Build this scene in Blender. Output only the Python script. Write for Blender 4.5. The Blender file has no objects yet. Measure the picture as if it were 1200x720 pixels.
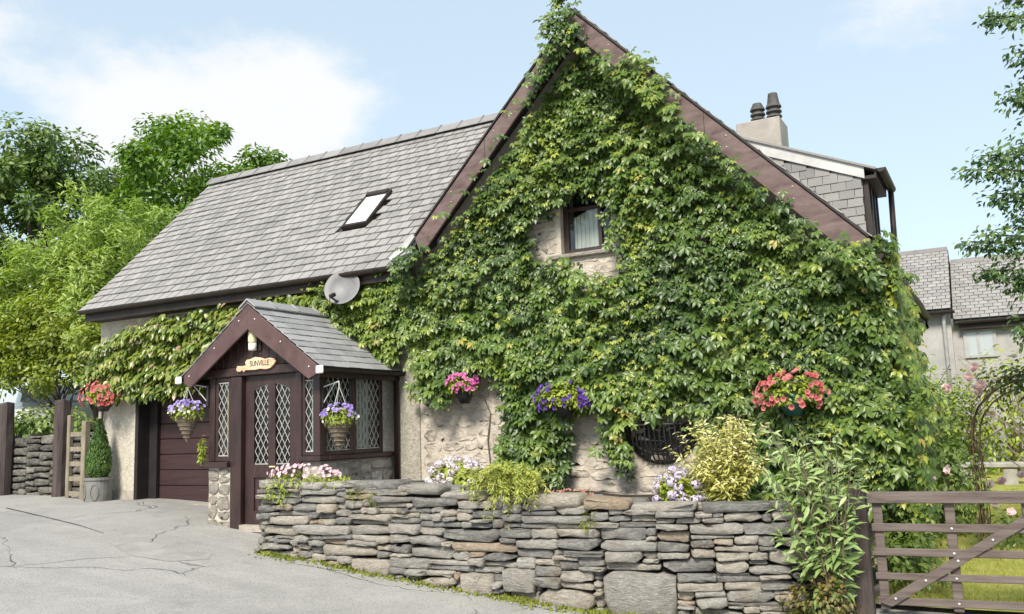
import bpy, bmesh, math, random
import numpy as np
from mathutils import Vector, Matrix, noise as mnoise
R = math.radians
rng = np.random.default_rng(7)
random.seed(7)
scene = bpy.context.scene
C = scene.collection

# ------------------------------------------------------------------ camera
cam_data = bpy.data.cameras.new("camera")
cam = bpy.data.objects.new("camera", cam_data)
C.objects.link(cam)
cam_data.sensor_width = 36.0
cam_data.sensor_fit = 'HORIZONTAL'
cam_data.lens = 36.0 * 1032.34 / 1200.0
cam_data.clip_start = 0.1
cam_data.clip_end = 2000
PIT, ROL, YAW = R(7.803), R(-1.970), R(28.647)
_f = Vector((-math.sin(YAW), math.cos(YAW), 0)); _r = Vector((math.cos(YAW), math.sin(YAW), 0)); _u = Vector((0, 0, 1))
_f2 = _f * math.cos(PIT) + _u * math.sin(PIT); _u2 = _u * math.cos(PIT) - _f * math.sin(PIT)
_r3 = _r * math.cos(ROL) + _u2 * math.sin(ROL); _u3 = _u2 * math.cos(ROL) - _r * math.sin(ROL)
CAMZ = 1.9
cam.matrix_world = Matrix(((_r3.x, _u3.x, -_f2.x, 0), (_r3.y, _u3.y, -_f2.y, 0), (_r3.z, _u3.z, -_f2.z, CAMZ), (0, 0, 0, 1)))
scene.camera = cam

# ------------------------------------------------------------------ sky, sun, exposure
SUN_EL, SUN_AZ = R(43), R(172)          # azimuth from +Y clockwise: the sun stands high behind the viewer
world = bpy.data.worlds.new("World"); scene.world = world; world.use_nodes = True
nt = world.node_tree; nt.nodes.clear()
def wn(t, **k):
    n = nt.nodes.new(t)
    for a, v in k.items(): setattr(n, a, v)
    return n
wo = wn('ShaderNodeOutputWorld'); bg = wn('ShaderNodeBackground')
sky = wn('ShaderNodeTexSky', sky_type='NISHITA', sun_disc=False, sun_elevation=SUN_EL, sun_rotation=SUN_AZ, air_density=1.0, dust_density=0.9, ozone_density=0.35)
bg.inputs['Strength'].default_value = 0.15
tc = wn('ShaderNodeTexCoord')
def cloud_noise(scale, detail, rough, off):
    mp = wn('ShaderNodeMapping'); mp.inputs['Location'].default_value = off; mp.inputs['Scale'].default_value = (1, 1, 1.7)
    nt.links.new(tc.outputs['Generated'], mp.inputs[0])
    n = wn('ShaderNodeTexNoise'); n.inputs['Scale'].default_value = scale; n.inputs['Detail'].default_value = detail; n.inputs['Roughness'].default_value = rough
    nt.links.new(mp.outputs[0], n.inputs['Vector']); return n
def wm(op, a, b=None, c=None):
    m = wn('ShaderNodeMath', operation=op)
    for i, v in enumerate((a, b, c)):
        if v is None: continue
        if isinstance(v, (int, float)): m.inputs[i].default_value = v
        else: nt.links.new(v, m.inputs[i])
    return m.outputs[0]
big = cloud_noise(2.3, 7, 0.56, (3.1, 0.4, 1.2)); fine = cloud_noise(9.0, 9, 0.66, (0.3, 2.4, 0.2))
dens = wm('ADD', wm('MULTIPLY', big.outputs['Fac'], 0.62), wm('MULTIPLY', fine.outputs['Fac'], 0.38))
for d, r0, amp in (((-0.681, 0.643, 0.33), 0.13, 0.24), ((-0.763, 0.551, 0.325), 0.10, 0.22), ((-0.600, 0.715, 0.335), 0.11, 0.22),
                   ((-0.815, 0.440, 0.375), 0.07, 0.22), ((-0.062, 0.917, 0.41), 0.15, 0.20), ((-0.711, 0.64, 0.27), 0.13, 0.22)):
    v = wn('ShaderNodeVectorMath', operation='DISTANCE'); dv = Vector(d).normalized(); v.inputs[1].default_value = dv
    nt.links.new(tc.outputs['Generated'], v.inputs[0])
    dens = wm('ADD', dens, wm('MULTIPLY', wm('SMOOTH_MAX', wm('SUBTRACT', 1.0, wm('DIVIDE', v.outputs['Value'], r0)), 0.0, 0.2), amp))
mr = wn('ShaderNodeMapRange', interpolation_type='SMOOTHSTEP'); mr.inputs['From Min'].default_value = 0.60; mr.inputs['From Max'].default_value = 0.80
nt.links.new(dens, mr.inputs['Value'])
hz = wn('ShaderNodeMixRGB'); hz.inputs['Fac'].default_value = 0.72; hz.inputs['Color2'].default_value = (2.55, 3.05, 3.30, 1)   # thin high haze
nt.links.new(sky.outputs[0], hz.inputs['Color1'])
mixc = wn('ShaderNodeMixRGB'); mixc.inputs['Color2'].default_value = (3.6, 3.63, 3.65, 1)
nt.links.new(wm('MULTIPLY', mr.outputs[0], 0.92), mixc.inputs['Fac']); nt.links.new(hz.outputs[0], mixc.inputs['Color1'])
nt.links.new(mixc.outputs[0], bg.inputs['Color']); nt.links.new(bg.outputs[0], wo.inputs['Surface'])

sd = bpy.data.lights.new("sun", 'SUN'); sun = bpy.data.objects.new("sun", sd); C.objects.link(sun)
sd.energy = 3.3; sd.angle = R(16); sd.color = (1.0, 0.92, 0.80)
_sd = Vector((math.sin(SUN_AZ) * math.cos(SUN_EL), math.cos(SUN_AZ) * math.cos(SUN_EL), math.sin(SUN_EL)))
sun.rotation_euler = (-_sd).to_track_quat('-Z', 'Y').to_euler(); sun.location = (-10, -20, 30)
scene.view_settings.view_transform = 'Standard'; scene.view_settings.look = 'None'
scene.view_settings.exposure = 0.90; scene.view_settings.gamma = 1.0
scene.render.engine = 'CYCLES'
scene.cycles.max_bounces = 8; scene.cycles.diffuse_bounces = 3; scene.cycles.glossy_bounces = 3
scene.cycles.transmission_bounces = 6; scene.cycles.transparent_max_bounces = 8
try: scene.cycles.use_denoising = True
except Exception: pass

# ------------------------------------------------------------------ materials
MATS = {}
class NT:
    def __init__(s, name):
        s.m = bpy.data.materials.new(name); s.m.use_nodes = True; s.t = s.m.node_tree; s.t.nodes.clear()
        s.out = s.n('ShaderNodeOutputMaterial')
    def n(s, t, **k):
        n = s.t.nodes.new(t)
        for a, v in k.items(): setattr(n, a, v)
        return n
    def l(s, a, b): s.t.links.new(a, b)
    def math(s, op, a, b=None):
        m = s.n('ShaderNodeMath', operation=op)
        for i, v in enumerate((a, b)):
            if v is None: continue
            if isinstance(v, (int, float)): m.inputs[i].default_value = v
            else: s.l(v, m.inputs[i])
        return m.outputs[0]
    def ramp(s, fac, stops, interp='LINEAR'):
        r = s.n('ShaderNodeValToRGB'); cr = r.color_ramp; cr.interpolation = interp
        while len(cr.elements) < len(stops): cr.elements.new(0.5)
        for e, (p, c) in zip(cr.elements, stops): e.position = p; e.color = (*c, 1)
        s.l(fac, r.inputs[0]); return r.outputs[0]
    def noise(s, scale, detail=5, rough=0.55, vec=None, dist=0.0):
        n = s.n('ShaderNodeTexNoise'); n.inputs['Scale'].default_value = scale; n.inputs['Detail'].default_value = detail
        n.inputs['Roughness'].default_value = rough; n.inputs['Distortion'].default_value = dist
        if vec is not None: s.l(vec, n.inputs['Vector'])
        return n.outputs['Fac']
    def mix(s, fac, a, b, mode='MIX'):
        m = s.n('ShaderNodeMixRGB', blend_type=mode)
        for i, v in zip((0, 1, 2), (fac, a, b)):
            if isinstance(v, (int, float)): m.inputs[i].default_value = v
            elif isinstance(v, tuple): m.inputs[i].default_value = (*v, 1)
            else: s.l(v, m.inputs[i])
        return m.outputs[0]
    def rand(s):
        g = s.n('ShaderNodeNewGeometry'); o = s.n('ShaderNodeObjectInfo')
        return s.math('FRACT', s.math('ADD', s.math('MULTIPLY', g.outputs['Random Per Island'], 7.31), o.outputs['Random']))
    def pos(s):
        return s.n('ShaderNodeNewGeometry').outputs['Position']
    def bump(s, h, strength, dist=0.02):
        b = s.n('ShaderNodeBump'); b.inputs['Strength'].default_value = strength; b.inputs['Distance'].default_value = dist
        s.l(h, b.inputs['Height']); return b.outputs[0]
    def bsdf(s, col, rough, nrm=None, spec=0.5, metal=0.0, **k):
        b = s.n('ShaderNodeBsdfPrincipled')
        if isinstance(col, tuple): b.inputs['Base Color'].default_value = (*col, 1)
        else: s.l(col, b.inputs['Base Color'])
        if isinstance(rough, (int, float)): b.inputs['Roughness'].default_value = rough
        else: s.l(rough, b.inputs['Roughness'])
        b.inputs['Specular IOR Level'].default_value = spec; b.inputs['Metallic'].default_value = metal
        if nrm is not None: s.l(nrm, b.inputs['Normal'])
        return b
    def done(s, sh): s.l(sh, s.out.inputs['Surface']); MATS[s.m.name] = s.m; return s.m

def wear(name, c1, c2, scale=6.0, rough=0.7, bump=0.3, bscale=40.0, spec=0.4, detail=6, rnd=0.0, bdist=0.02, stretch=None, c3=None, metal=0.0):
    """two worn colours by world-space noise, fine relief, optional per-piece shift"""
    s = NT(name); p = s.pos()
    if stretch:
        mp = s.n('ShaderNodeMapping'); mp.inputs['Scale'].default_value = stretch; s.l(p, mp.inputs[0]); p = mp.outputs[0]
    f = s.noise(scale, detail, 0.6, p, 0.4)
    if rnd: f = s.math('ADD', s.math('MULTIPLY', f, 1 - rnd), s.math('MULTIPLY', s.rand(), rnd))
    stops = [(0.32, c1), (0.68, c2)] if c3 is None else [(0.28, c1), (0.5, c2), (0.74, c3)]
    col = s.ramp(f, stops)
    b = s.bump(s.noise(bscale, 6, 0.65, p), bump, bdist)
    return s.done(s.bsdf(col, rough, b, spec, metal).outputs[0])

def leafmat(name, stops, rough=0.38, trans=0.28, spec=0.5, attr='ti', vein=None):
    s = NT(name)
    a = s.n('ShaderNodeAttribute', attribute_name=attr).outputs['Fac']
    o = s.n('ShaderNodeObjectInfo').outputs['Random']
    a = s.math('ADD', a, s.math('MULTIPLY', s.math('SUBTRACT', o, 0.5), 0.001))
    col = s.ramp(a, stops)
    if vein:
        v = s.n('ShaderNodeAttribute', attribute_name='tv').outputs['Fac']
        col = s.mix(v, col, vein)
    p = s.bsdf(col, rough, None, spec)
    t = s.n('ShaderNodeBsdfTranslucent'); hs = s.n('ShaderNodeHueSaturation'); hs.inputs['Saturation'].default_value = 1.15; hs.inputs['Value'].default_value = 1.5
    s.l(col, hs.inputs['Color']); s.l(hs.outputs[0], t.inputs['Color'])
    m = s.n('ShaderNodeMixShader'); m.inputs[0].default_value = trans
    s.l(p.outputs[0], m.inputs[1]); s.l(t.outputs[0], m.inputs[2])
    return s.done(m.outputs[0])

def glassmat(name, tint=(0.9, 0.95, 0.95), rough=0.02):
    s = NT(name); b = s.bsdf(tint, rough, None, 0.5); b.inputs['Transmission Weight'].default_value = 0.0
    t = s.n('ShaderNodeBsdfTransparent'); t.inputs[0].default_value = (*tint, 1)
    g = s.n('ShaderNodeBsdfGlossy'); g.inputs['Roughness'].default_value = rough
    lw = s.n('ShaderNodeLayerWeight'); lw.inputs[0].default_value = 0.5
    f = s.math('ADD', s.math('MULTIPLY', s.math('POWER', lw.outputs['Facing'], 4.0), 0.6), 0.045)
    m = s.n('ShaderNodeMixShader'); s.l(f, m.inputs[0]); s.l(t.outputs[0], m.inputs[1]); s.l(g.outputs[0], m.inputs[2])
    return s.done(m.outputs[0])

brown = wear('brown_paint', (0.022, 0.011, 0.010), (0.046, 0.024, 0.022), 3.0, 0.45, 0.25, 60, 0.5, stretch=(3, 3, 0.8), bdist=0.006)
barge_m = wear('weathered_barge_paint', (0.058, 0.034, 0.032), (0.120, 0.079, 0.075), 2.6, 0.62, 0.35, 40, 0.4, bdist=0.008, c3=(0.165, 0.122, 0.116), stretch=(1.5, 1.5, 4))
porch_barge_m = wear('porch_barge_paint', (0.062, 0.032, 0.031), (0.115, 0.066, 0.064), 3.0, 0.5, 0.3, 50, 0.45, bdist=0.006)
gutter_m = wear('brown_plastic_gutter', (0.018, 0.012, 0.010), (0.034, 0.024, 0.021), 5.0, 0.5, 0.1, 30, 0.3)
garage_m = wear('garage_woodgrain', (0.026, 0.011, 0.011), (0.048, 0.023, 0.023), 4.0, 0.5, 0.4, 30, 0.45, stretch=(0.5, 1, 9), bdist=0.006)
garage_dark = wear('dark_door_frame', (0.012, 0.010, 0.010), (0.022, 0.018, 0.018), 4.0, 0.6, 0.2, 40)
def slatemat():
    s = NT('roof_slate'); p = s.pos()
    f = s.math('ADD', s.math('MULTIPLY', s.noise(1.6, 6, 0.6, p, 0.4), 0.62), s.math('MULTIPLY', s.rand(), 0.38))
    col = s.ramp(f, [(0.26, (0.205, 0.200, 0.195)), (0.5, (0.258, 0.250, 0.243)), (0.76, (0.305, 0.295, 0.286))])
    col = s.mix(s.math('MULTIPLY', s.ramp(s.noise(9, 7, 0.72, p), [(0.56, (0,) * 3), (0.66, (1,) * 3)]), 0.28), col, (0.38, 0.37, 0.345))
    col = s.mix(s.math('MULTIPLY', s.ramp(s.noise(4.5, 7, 0.72, p), [(0.58, (0,) * 3), (0.70, (1,) * 3)]), 0.25), col, (0.15, 0.15, 0.14))
    return s.done(s.bsdf(col, 0.68, s.bump(s.noise(26, 7, 0.7, p), 0.6, 0.014), 0.35).outputs[0])
slate_m = slatemat()
slate_porch_m = wear('porch_slate', (0.26, 0.262, 0.268), (0.35, 0.35, 0.355), 2.2, 0.42, 0.35, 26, 0.5, rnd=0.4, bdist=0.01)
slate_cheek_m = wear('hung_slate', (0.15, 0.15, 0.148), (0.22, 0.215, 0.21), 2.2, 0.6, 0.4, 26, 0.4, rnd=0.5, bdist=0.01)
under_m = wear('roof_underlay', (0.03, 0.03, 0.03), (0.05, 0.05, 0.05), 6.0, 0.9, 0.1)
lead_m = wear('lead_flashing', (0.34, 0.34, 0.34), (0.52, 0.52, 0.51), 3.0, 0.55, 0.2, 20)
ridge_m = wear('ridge_tile', (0.17, 0.165, 0.165), (0.26, 0.25, 0.25), 3.0, 0.65, 0.3, 30, rnd=0.3)
pebble_m = wear('cream_pebbledash', (0.42, 0.385, 0.32), (0.63, 0.585, 0.505), 22, 0.85, 0.9, 46, 0.25, bdist=0.03)
pebble_grey = wear('grey_pebbledash', (0.29, 0.275, 0.225), (0.50, 0.465, 0.40), 20, 0.85, 0.9, 46, 0.25, bdist=0.03)
lime_m = wear('lime_mortar', (0.40, 0.355, 0.295), (0.53, 0.48, 0.415), 4.0, 0.9, 0.8, 18, 0.2, bdist=0.03)
plinth_m = wear('plinth_render', (0.28, 0.25, 0.215), (0.41, 0.375, 0.33), 8.0, 0.9, 0.5, 30, 0.2)
chim_m = wear('chimney_render', (0.27, 0.25, 0.23), (0.38, 0.355, 0.325), 3.0, 0.85, 0.3, 40, 0.25)
pot_m = wear('sooty_pot', (0.045, 0.042, 0.04), (0.10, 0.095, 0.09), 6.0, 0.7, 0.3)
white_m = wear('white_paint', (0.62, 0.62, 0.60), (0.78, 0.78, 0.76), 5.0, 0.5, 0.1)
leadline_m = wear('white_leading', (0.36, 0.36, 0.345), (0.50, 0.50, 0.48), 9.0, 0.45, 0.1)
dark_room = wear('dark_interior', (0.02, 0.02, 0.02), (0.035, 0.033, 0.03), 3.0, 0.9, 0.0)
curtain_m = wear('curtain_cloth', (0.42, 0.38, 0.33), (0.62, 0.58, 0.52), 1.5, 0.9, 0.3, 20, 0.2, stretch=(6, 6, 0.4))
warm_cloth = wear('ochre_cloth', (0.40, 0.27, 0.13), (0.62, 0.47, 0.28), 2.5, 0.9, 0.2, 20, 0.2)
glass_m = glassmat('window_glass')
skyglass_m = (lambda s: s.done(s.bsdf((0.62, 0.64, 0.66), 0.12, None, 0.8).outputs[0]))(NT('sky_reflection_glass'))  # opaque near-white colour puts the sky's reflection into the panes
iron_m = wear('black_iron', (0.010, 0.010, 0.011), (0.024, 0.024, 0.025), 9, 0.5, 0.3, 40, 0.5)
chain_m = wear('pale_chain', (0.45, 0.45, 0.44), (0.6, 0.6, 0.58), 9, 0.45, 0.1)
rust_m = wear('rusty_rod', (0.085, 0.05, 0.035), (0.17, 0.11, 0.08), 9, 0.8, 0.3, 40)
dish_m = wear('dish_grey', (0.13, 0.13, 0.135), (0.19, 0.19, 0.195), 3, 0.5, 0.05)
gatewood_m = wear('weathered_gate_wood', (0.060, 0.044, 0.038), (0.125, 0.098, 0.088), 3.0, 0.7, 0.5, 22, 0.35, stretch=(0.6, 1, 7), bdist=0.01, c3=(0.17, 0.14, 0.125))
post_m = wear('old_oak_post', (0.050, 0.038, 0.036), (0.105, 0.084, 0.08), 2.5, 0.85, 0.8, 16, 0.25, stretch=(5, 5, 0.6), bdist=0.03)
palewood_m = wear('pale_weathered_wood', (0.17, 0.145, 0.105), (0.30, 0.265, 0.205), 3.5, 0.8, 0.5, 20, 0.25, stretch=(4, 4, 0.8))
bark_m = wear('bark', (0.045, 0.036, 0.028), (0.12, 0.10, 0.08), 5, 0.9, 0.9, 18, 0.2, stretch=(3, 3, 0.6), bdist=0.03)
vine_stem = wear('vine_stem', (0.09, 0.065, 0.045), (0.19, 0.15, 0.11), 8, 0.85, 0.5, 30, 0.2)
soil_m = wear('soil', (0.045, 0.034, 0.026), (0.085, 0.067, 0.052), 8, 0.95, 0.9, 30, 0.1, bdist=0.04)
wicker_m = wear('wicker', (0.13, 0.10, 0.075), (0.27, 0.22, 0.17), 30, 0.8, 0.8, 70, 0.2)
greenpot_m = wear('green_glazed_pot', (0.010, 0.055, 0.045), (0.018, 0.085, 0.070), 4, 0.25, 0.05)
planter_m = wear('lead_planter', (0.135, 0.135, 0.125), (0.21, 0.21, 0.195), 5, 0.6, 0.3, 30, 0.4)
signwood_m = wear('sign_wood', (0.50, 0.24, 0.13), (0.66, 0.45, 0.30), 5, 0.6, 0.2, 40, 0.3, stretch=(1, 1, 5), c3=(0.75, 0.62, 0.47))
ink_m = wear('sign_lettering', (0.02, 0.04, 0.03), (0.035, 0.06, 0.05), 9, 0.6, 0.0)
brass_m = wear('lamp_brass', (0.55, 0.42, 0.22), (0.70, 0.58, 0.34), 9, 0.35, 0.05)
bgwall_m = wear('far_grey_render', (0.30, 0.295, 0.285), (0.40, 0.39, 0.375), 2, 0.9, 0.3, 30, 0.2)
bench_m = wear('bench_stone', (0.24, 0.23, 0.21), (0.37, 0.355, 0.33), 6, 0.85, 0.5, 24, 0.2)
carpaint_m = wear('white_car_paint', (0.70, 0.71, 0.72), (0.74, 0.75, 0.76), 1, 0.25, 0.0, 10, 0.6)
tyre_m = wear('tyre_rubber', (0.012, 0.012, 0.012), (0.02, 0.02, 0.02), 9, 0.8, 0.1)
carglass_m = (lambda s: s.done(s.bsdf((0.36, 0.40, 0.42), 0.04, None, 1.0).outputs[0]))(NT('car_glass'))  # pale base colour paints in the sky mirrored by the windscreen

def stonemat(name, ramp, lichen=0.25, bump=0.9):
    s = NT(name); p = s.pos(); r = s.rand()
    base = s.ramp(r, ramp)
    mp = s.n('ShaderNodeMapping'); mp.inputs['Scale'].default_value = (1, 1, 2.6); s.l(p, mp.inputs[0])
    n1 = s.noise(9, 8, 0.65, mp.outputs[0], 0.6)
    col = s.mix(s.ramp(n1, [(0.36, (0.0,) * 3), (0.66, (1.0,) * 3)]), s.mix(0.5, base, (0.42, 0.41, 0.40), 'MULTIPLY'), s.mix(0.35, base, (0.50, 0.475, 0.43)))
    n2 = s.noise(5.5, 6, 0.7, p)
    col = s.mix(s.math('MULTIPLY', s.ramp(n2, [(0.54, (0,) * 3), (0.62, (1,) * 3)]), lichen), col, (0.50, 0.50, 0.44))
    n3 = s.noise(2.3, 6, 0.7, p)
    col = s.mix(s.math('MULTIPLY', s.ramp(n3, [(0.55, (0,) * 3), (0.68, (1,) * 3)]), 0.35), col, (0.34, 0.245, 0.145))
    sp = s.noise(34, 7, 0.75, mp.outputs[0], 0.5)
    col = s.mix(1.0, col, s.ramp(sp, [(0.30, (0.52,) * 3), (0.50, (1.0,) * 3), (0.72, (1.32,) * 3)]), 'MULTIPLY')
    h = s.math('ADD', s.noise(13, 9, 0.75, mp.outputs[0], 1.2), s.math('MULTIPLY', s.noise(70, 5, 0.7, p), 0.5))
    return s.done(s.bsdf(col, 0.82, s.bump(h, bump, 0.06), 0.3).outputs[0])
rubble_m = stonemat('slatey_rubble', [(0.0, (0.20, 0.20, 0.195)), (0.22, (0.335, 0.33, 0.315)), (0.42, (0.46, 0.445, 0.41)), (0.62, (0.56, 0.53, 0.475)), (0.93, (0.61, 0.55, 0.46)), (1.0, (0.52, 0.385, 0.26))])
boulder_m = stonemat('pale_boulder', [(0.0, (0.40, 0.385, 0.355)), (0.5, (0.50, 0.465, 0.405)), (1.0, (0.56, 0.49, 0.40))], 0.4)
darkstone_m = stonemat('dark_mossy_rubble', [(0.0, (0.04, 0.042, 0.04)), (0.5, (0.10, 0.10, 0.092)), (0.85, (0.20, 0.19, 0.165)), (1.0, (0.30, 0.28, 0.24))], 0.3)
facade_stone_m = stonemat('limewashed_stone', [(0.0, (0.44, 0.40, 0.345)), (0.5, (0.52, 0.47, 0.40)), (0.9, (0.58, 0.53, 0.455)), (1.0, (0.53, 0.41, 0.28))], 0.6, 1.0)
facade_lime_m = wear('limewashed_wall_stone', (0.36, 0.32, 0.265), (0.50, 0.45, 0.385), 5.0, 0.9, 1.0, 16, 0.2, rnd=0.35, bdist=0.04, c3=(0.57, 0.52, 0.45))
joint_m = wear('deep_joint_dark', (0.018, 0.016, 0.014), (0.045, 0.04, 0.034), 8, 0.95, 0.9, 30, 0.1)  # dark core that shows in the gaps between wall stones

# asphalt: weathered, patched and cracked
def asphalt():
    s = NT('weathered_asphalt'); p = s.pos()
    big = s.noise(0.55, 6, 0.6, p, 0.6); mid = s.noise(2.6, 7, 0.65, p, 0.4); fin = s.noise(70, 4, 0.7, p); sp = s.noise(24, 3, 0.6, p)
    f = s.math('ADD', s.math('MULTIPLY', big, 0.55), s.math('MULTIPLY', mid, 0.45))
    col = s.ramp(f, [(0.30, (0.265, 0.259, 0.245)), (0.46, (0.33, 0.323, 0.307)), (0.60, (0.385, 0.373, 0.355)), (0.75, (0.43, 0.415, 0.395))])
    mp2 = s.n('ShaderNodeMapping'); mp2.inputs['Rotation'].default_value = (0, 0, 0.35); mp2.inputs['Scale'].default_value = (0.16, 1.5, 1); s.l(p, mp2.inputs[0])
    col = s.mix(s.math('MULTIPLY', s.ramp(s.noise(1.0, 5, 0.6, mp2.outputs[0]), [(0.48, (0,) * 3), (0.62, (1,) * 3)]), 0.30), col, (0.25, 0.243, 0.23))
    stn = s.ramp(s.noise(1.3, 3, 0.5, p), [(0.66, (0,) * 3), (0.74, (1,) * 3)]); col = s.mix(s.math('MULTIPLY', stn, 0.35), col, (0.15, 0.145, 0.135))
    col = s.mix(s.ramp(fin, [(0.34, (1,) * 3), (0.47, (0,) * 3)]), col, (0.12, 0.12, 0.115))
    col = s.mix(s.math('MULTIPLY', s.ramp(sp, [(0.60, (0,) * 3), (0.68, (1,) * 3)]), 0.45), col, (0.46, 0.45, 0.43))
    col = s.mix(s.math('MULTIPLY', s.ramp(s.noise(15, 5, 0.7, p), [(0.27, (1,) * 3), (0.345, (0,) * 3)]), 0.6), col, (0.10, 0.097, 0.09))
    v = s.n('ShaderNodeTexVoronoi', feature='DISTANCE_TO_EDGE'); v.inputs['Scale'].default_value = 0.42
    wv = s.n('ShaderNodeTexNoise'); wv.inputs['Scale'].default_value = 1.1; wv.inputs['Detail'].default_value = 8; s.l(p, wv.inputs['Vector'])
    add = s.n('ShaderNodeVectorMath', operation='MULTIPLY_ADD'); s.l(wv.outputs['Color'], add.inputs[0]); add.inputs[1].default_value = (0.9, 0.9, 0); s.l(p, add.inputs[2])
    s.l(add.outputs[0], v.inputs['Vector'])
    crack = s.ramp(v.outputs['Distance'], [(0.0, (1,) * 3), (0.0025, (0.7,) * 3), (0.005, (0,) * 3)])
    crack = s.math('MULTIPLY', crack, s.ramp(s.noise(0.9, 5, 0.6, p), [(0.44, (0,) * 3), (0.56, (1,) * 3)]))
    col = s.mix(s.math('MULTIPLY', crack, 0.5), col, (0.11, 0.105, 0.10))
    h = s.math('SUBTRACT', s.math('ADD', s.math('MULTIPLY', fin, 0.5), s.math('MULTIPLY', mid, 0.6)), s.math('MULTIPLY', crack, 1.2))
    return s.done(s.bsdf(col, 0.85, s.bump(h, 0.8, 0.025), 0.25).outputs[0])
asphalt_m = asphalt()
patch_m = wear('darker_asphalt_patch', (0.26, 0.253, 0.24), (0.355, 0.345, 0.33), 4, 0.9, 0.6, 70, 0.2)
joint_dark = wear('open_joint', (0.02, 0.02, 0.02), (0.05, 0.05, 0.045), 9, 0.95, 0.3)
lawn_m = wear('lawn_soil_and_thatch', (0.19, 0.23, 0.035), (0.33, 0.34, 0.08), 3.0, 0.9, 0.8, 45, 0.15, bdist=0.04, c3=(0.42, 0.39, 0.14))
field_m = wear('field_grass', (0.06, 0.10, 0.025), (0.13, 0.17, 0.045), 0.6, 0.95, 0.6, 12, 0.1)

# leaves
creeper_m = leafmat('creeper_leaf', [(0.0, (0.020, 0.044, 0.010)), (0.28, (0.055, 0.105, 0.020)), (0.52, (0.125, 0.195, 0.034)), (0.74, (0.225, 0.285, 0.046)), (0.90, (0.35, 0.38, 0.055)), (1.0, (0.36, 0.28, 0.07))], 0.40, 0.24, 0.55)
garageleaf_m = leafmat('garage_climber_leaf', [(0.0, (0.025, 0.05, 0.012)), (0.35, (0.085, 0.135, 0.022)), (0.65, (0.175, 0.24, 0.04)), (0.88, (0.34, 0.35, 0.08)), (1.0, (0.34, 0.25, 0.15))], 0.33, 0.24, 0.6)
willow_m = leafmat('willow_leaf', [(0.0, (0.11, 0.18, 0.03)), (0.5, (0.26, 0.36, 0.07)), (1.0, (0.42, 0.50, 0.16))], 0.45, 0.34)
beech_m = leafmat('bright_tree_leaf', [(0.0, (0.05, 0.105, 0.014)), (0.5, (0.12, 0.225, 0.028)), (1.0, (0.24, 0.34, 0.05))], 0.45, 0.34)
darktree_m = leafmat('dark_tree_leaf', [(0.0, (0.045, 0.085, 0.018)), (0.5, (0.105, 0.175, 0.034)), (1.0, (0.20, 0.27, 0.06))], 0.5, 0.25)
goldleaf_m = leafmat('golden_shrub_leaf', [(0.0, (0.07, 0.11, 0.016)), (0.5, (0.20, 0.26, 0.035)), (1.0, (0.40, 0.41, 0.07))], 0.45, 0.34)
righttree_m = leafmat('garden_tree_leaf', [(0.0, (0.035, 0.075, 0.025)), (0.5, (0.085, 0.155, 0.045)), (1.0, (0.19, 0.27, 0.09))], 0.35, 0.25)
conifer_m = leafmat('conifer_needle', [(0.0, (0.022, 0.060, 0.012)), (0.5, (0.07, 0.15, 0.022)), (1.0, (0.14, 0.25, 0.035))], 0.5, 0.2)
juniper_m = leafmat('juniper_needle', [(0.0, (0.12, 0.17, 0.02)), (0.5, (0.31, 0.36, 0.06)), (1.0, (0.50, 0.53, 0.14))], 0.5, 0.25)
yellow_m = leafmat('yellow_shrub_leaf', [(0.0, (0.20, 0.22, 0.05)), (0.4, (0.42, 0.42, 0.10)), (0.8, (0.60, 0.58, 0.22)), (1.0, (0.72, 0.70, 0.40))], 0.45, 0.28)
buddleia_m = leafmat('grey_green_leaf', [(0.0, (0.15, 0.23, 0.07)), (0.5, (0.28, 0.39, 0.14)), (1.0, (0.45, 0.54, 0.28))], 0.5, 0.28, 0.35)
hydleaf_m = leafmat('lime_leaf', [(0.0, (0.10, 0.15, 0.02)), (0.5, (0.26, 0.33, 0.04)), (1.0, (0.42, 0.46, 0.09))], 0.45, 0.3)
bed_m = leafmat('garden_leaf', [(0.0, (0.05, 0.09, 0.02)), (0.5, (0.13, 0.21, 0.04)), (1.0, (0.28, 0.34, 0.10))], 0.45, 0.28)
redcover_m = leafmat('bronze_ground_leaf', [(0.0, (0.03, 0.05, 0.012)), (0.5, (0.11, 0.13, 0.03)), (0.8, (0.21, 0.15, 0.045)), (1.0, (0.25, 0.09, 0.05))], 0.45, 0.25)
grass_m = leafmat('grass_blade', [(0.0, (0.17, 0.20, 0.03)), (0.5, (0.33, 0.35, 0.06)), (1.0, (0.48, 0.46, 0.14))], 0.6, 0.3, 0.3)
moss_m = leafmat('moss_tuft', [(0.0, (0.06, 0.085, 0.012)), (0.5, (0.16, 0.19, 0.025)), (1.0, (0.30, 0.31, 0.06))], 0.7, 0.2, 0.2)
def petal(name, a, b, eye): return leafmat(name, [(0.0, a), (1.0, b)], 0.55, 0.25, 0.3, vein=eye)
violet_p = petal('violet_pansy_petal', (0.25, 0.18, 0.52), (0.52, 0.45, 0.75), (0.08, 0.03, 0.22))
palepetal = petal('pale_pansy_petal', (0.66, 0.64, 0.72), (0.78, 0.76, 0.80), (0.55, 0.45, 0.12))
magenta_p = petal('magenta_petunia_petal', (0.52, 0.09, 0.33), (0.72, 0.24, 0.50), (0.16, 0.012, 0.09))
purple_p = petal('deep_purple_petunia_petal', (0.085, 0.028, 0.26), (0.19, 0.085, 0.45), (0.03, 0.008, 0.10))
red_p = petal('coral_red_petunia_petal', (0.44, 0.075, 0.08), (0.66, 0.26, 0.24), (0.17, 0.012, 0.02))
hydr_p = petal('blush_hydrangea_petal', (0.66, 0.56, 0.64), (0.80, 0.74, 0.77), (0.66, 0.58, 0.66))
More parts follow.
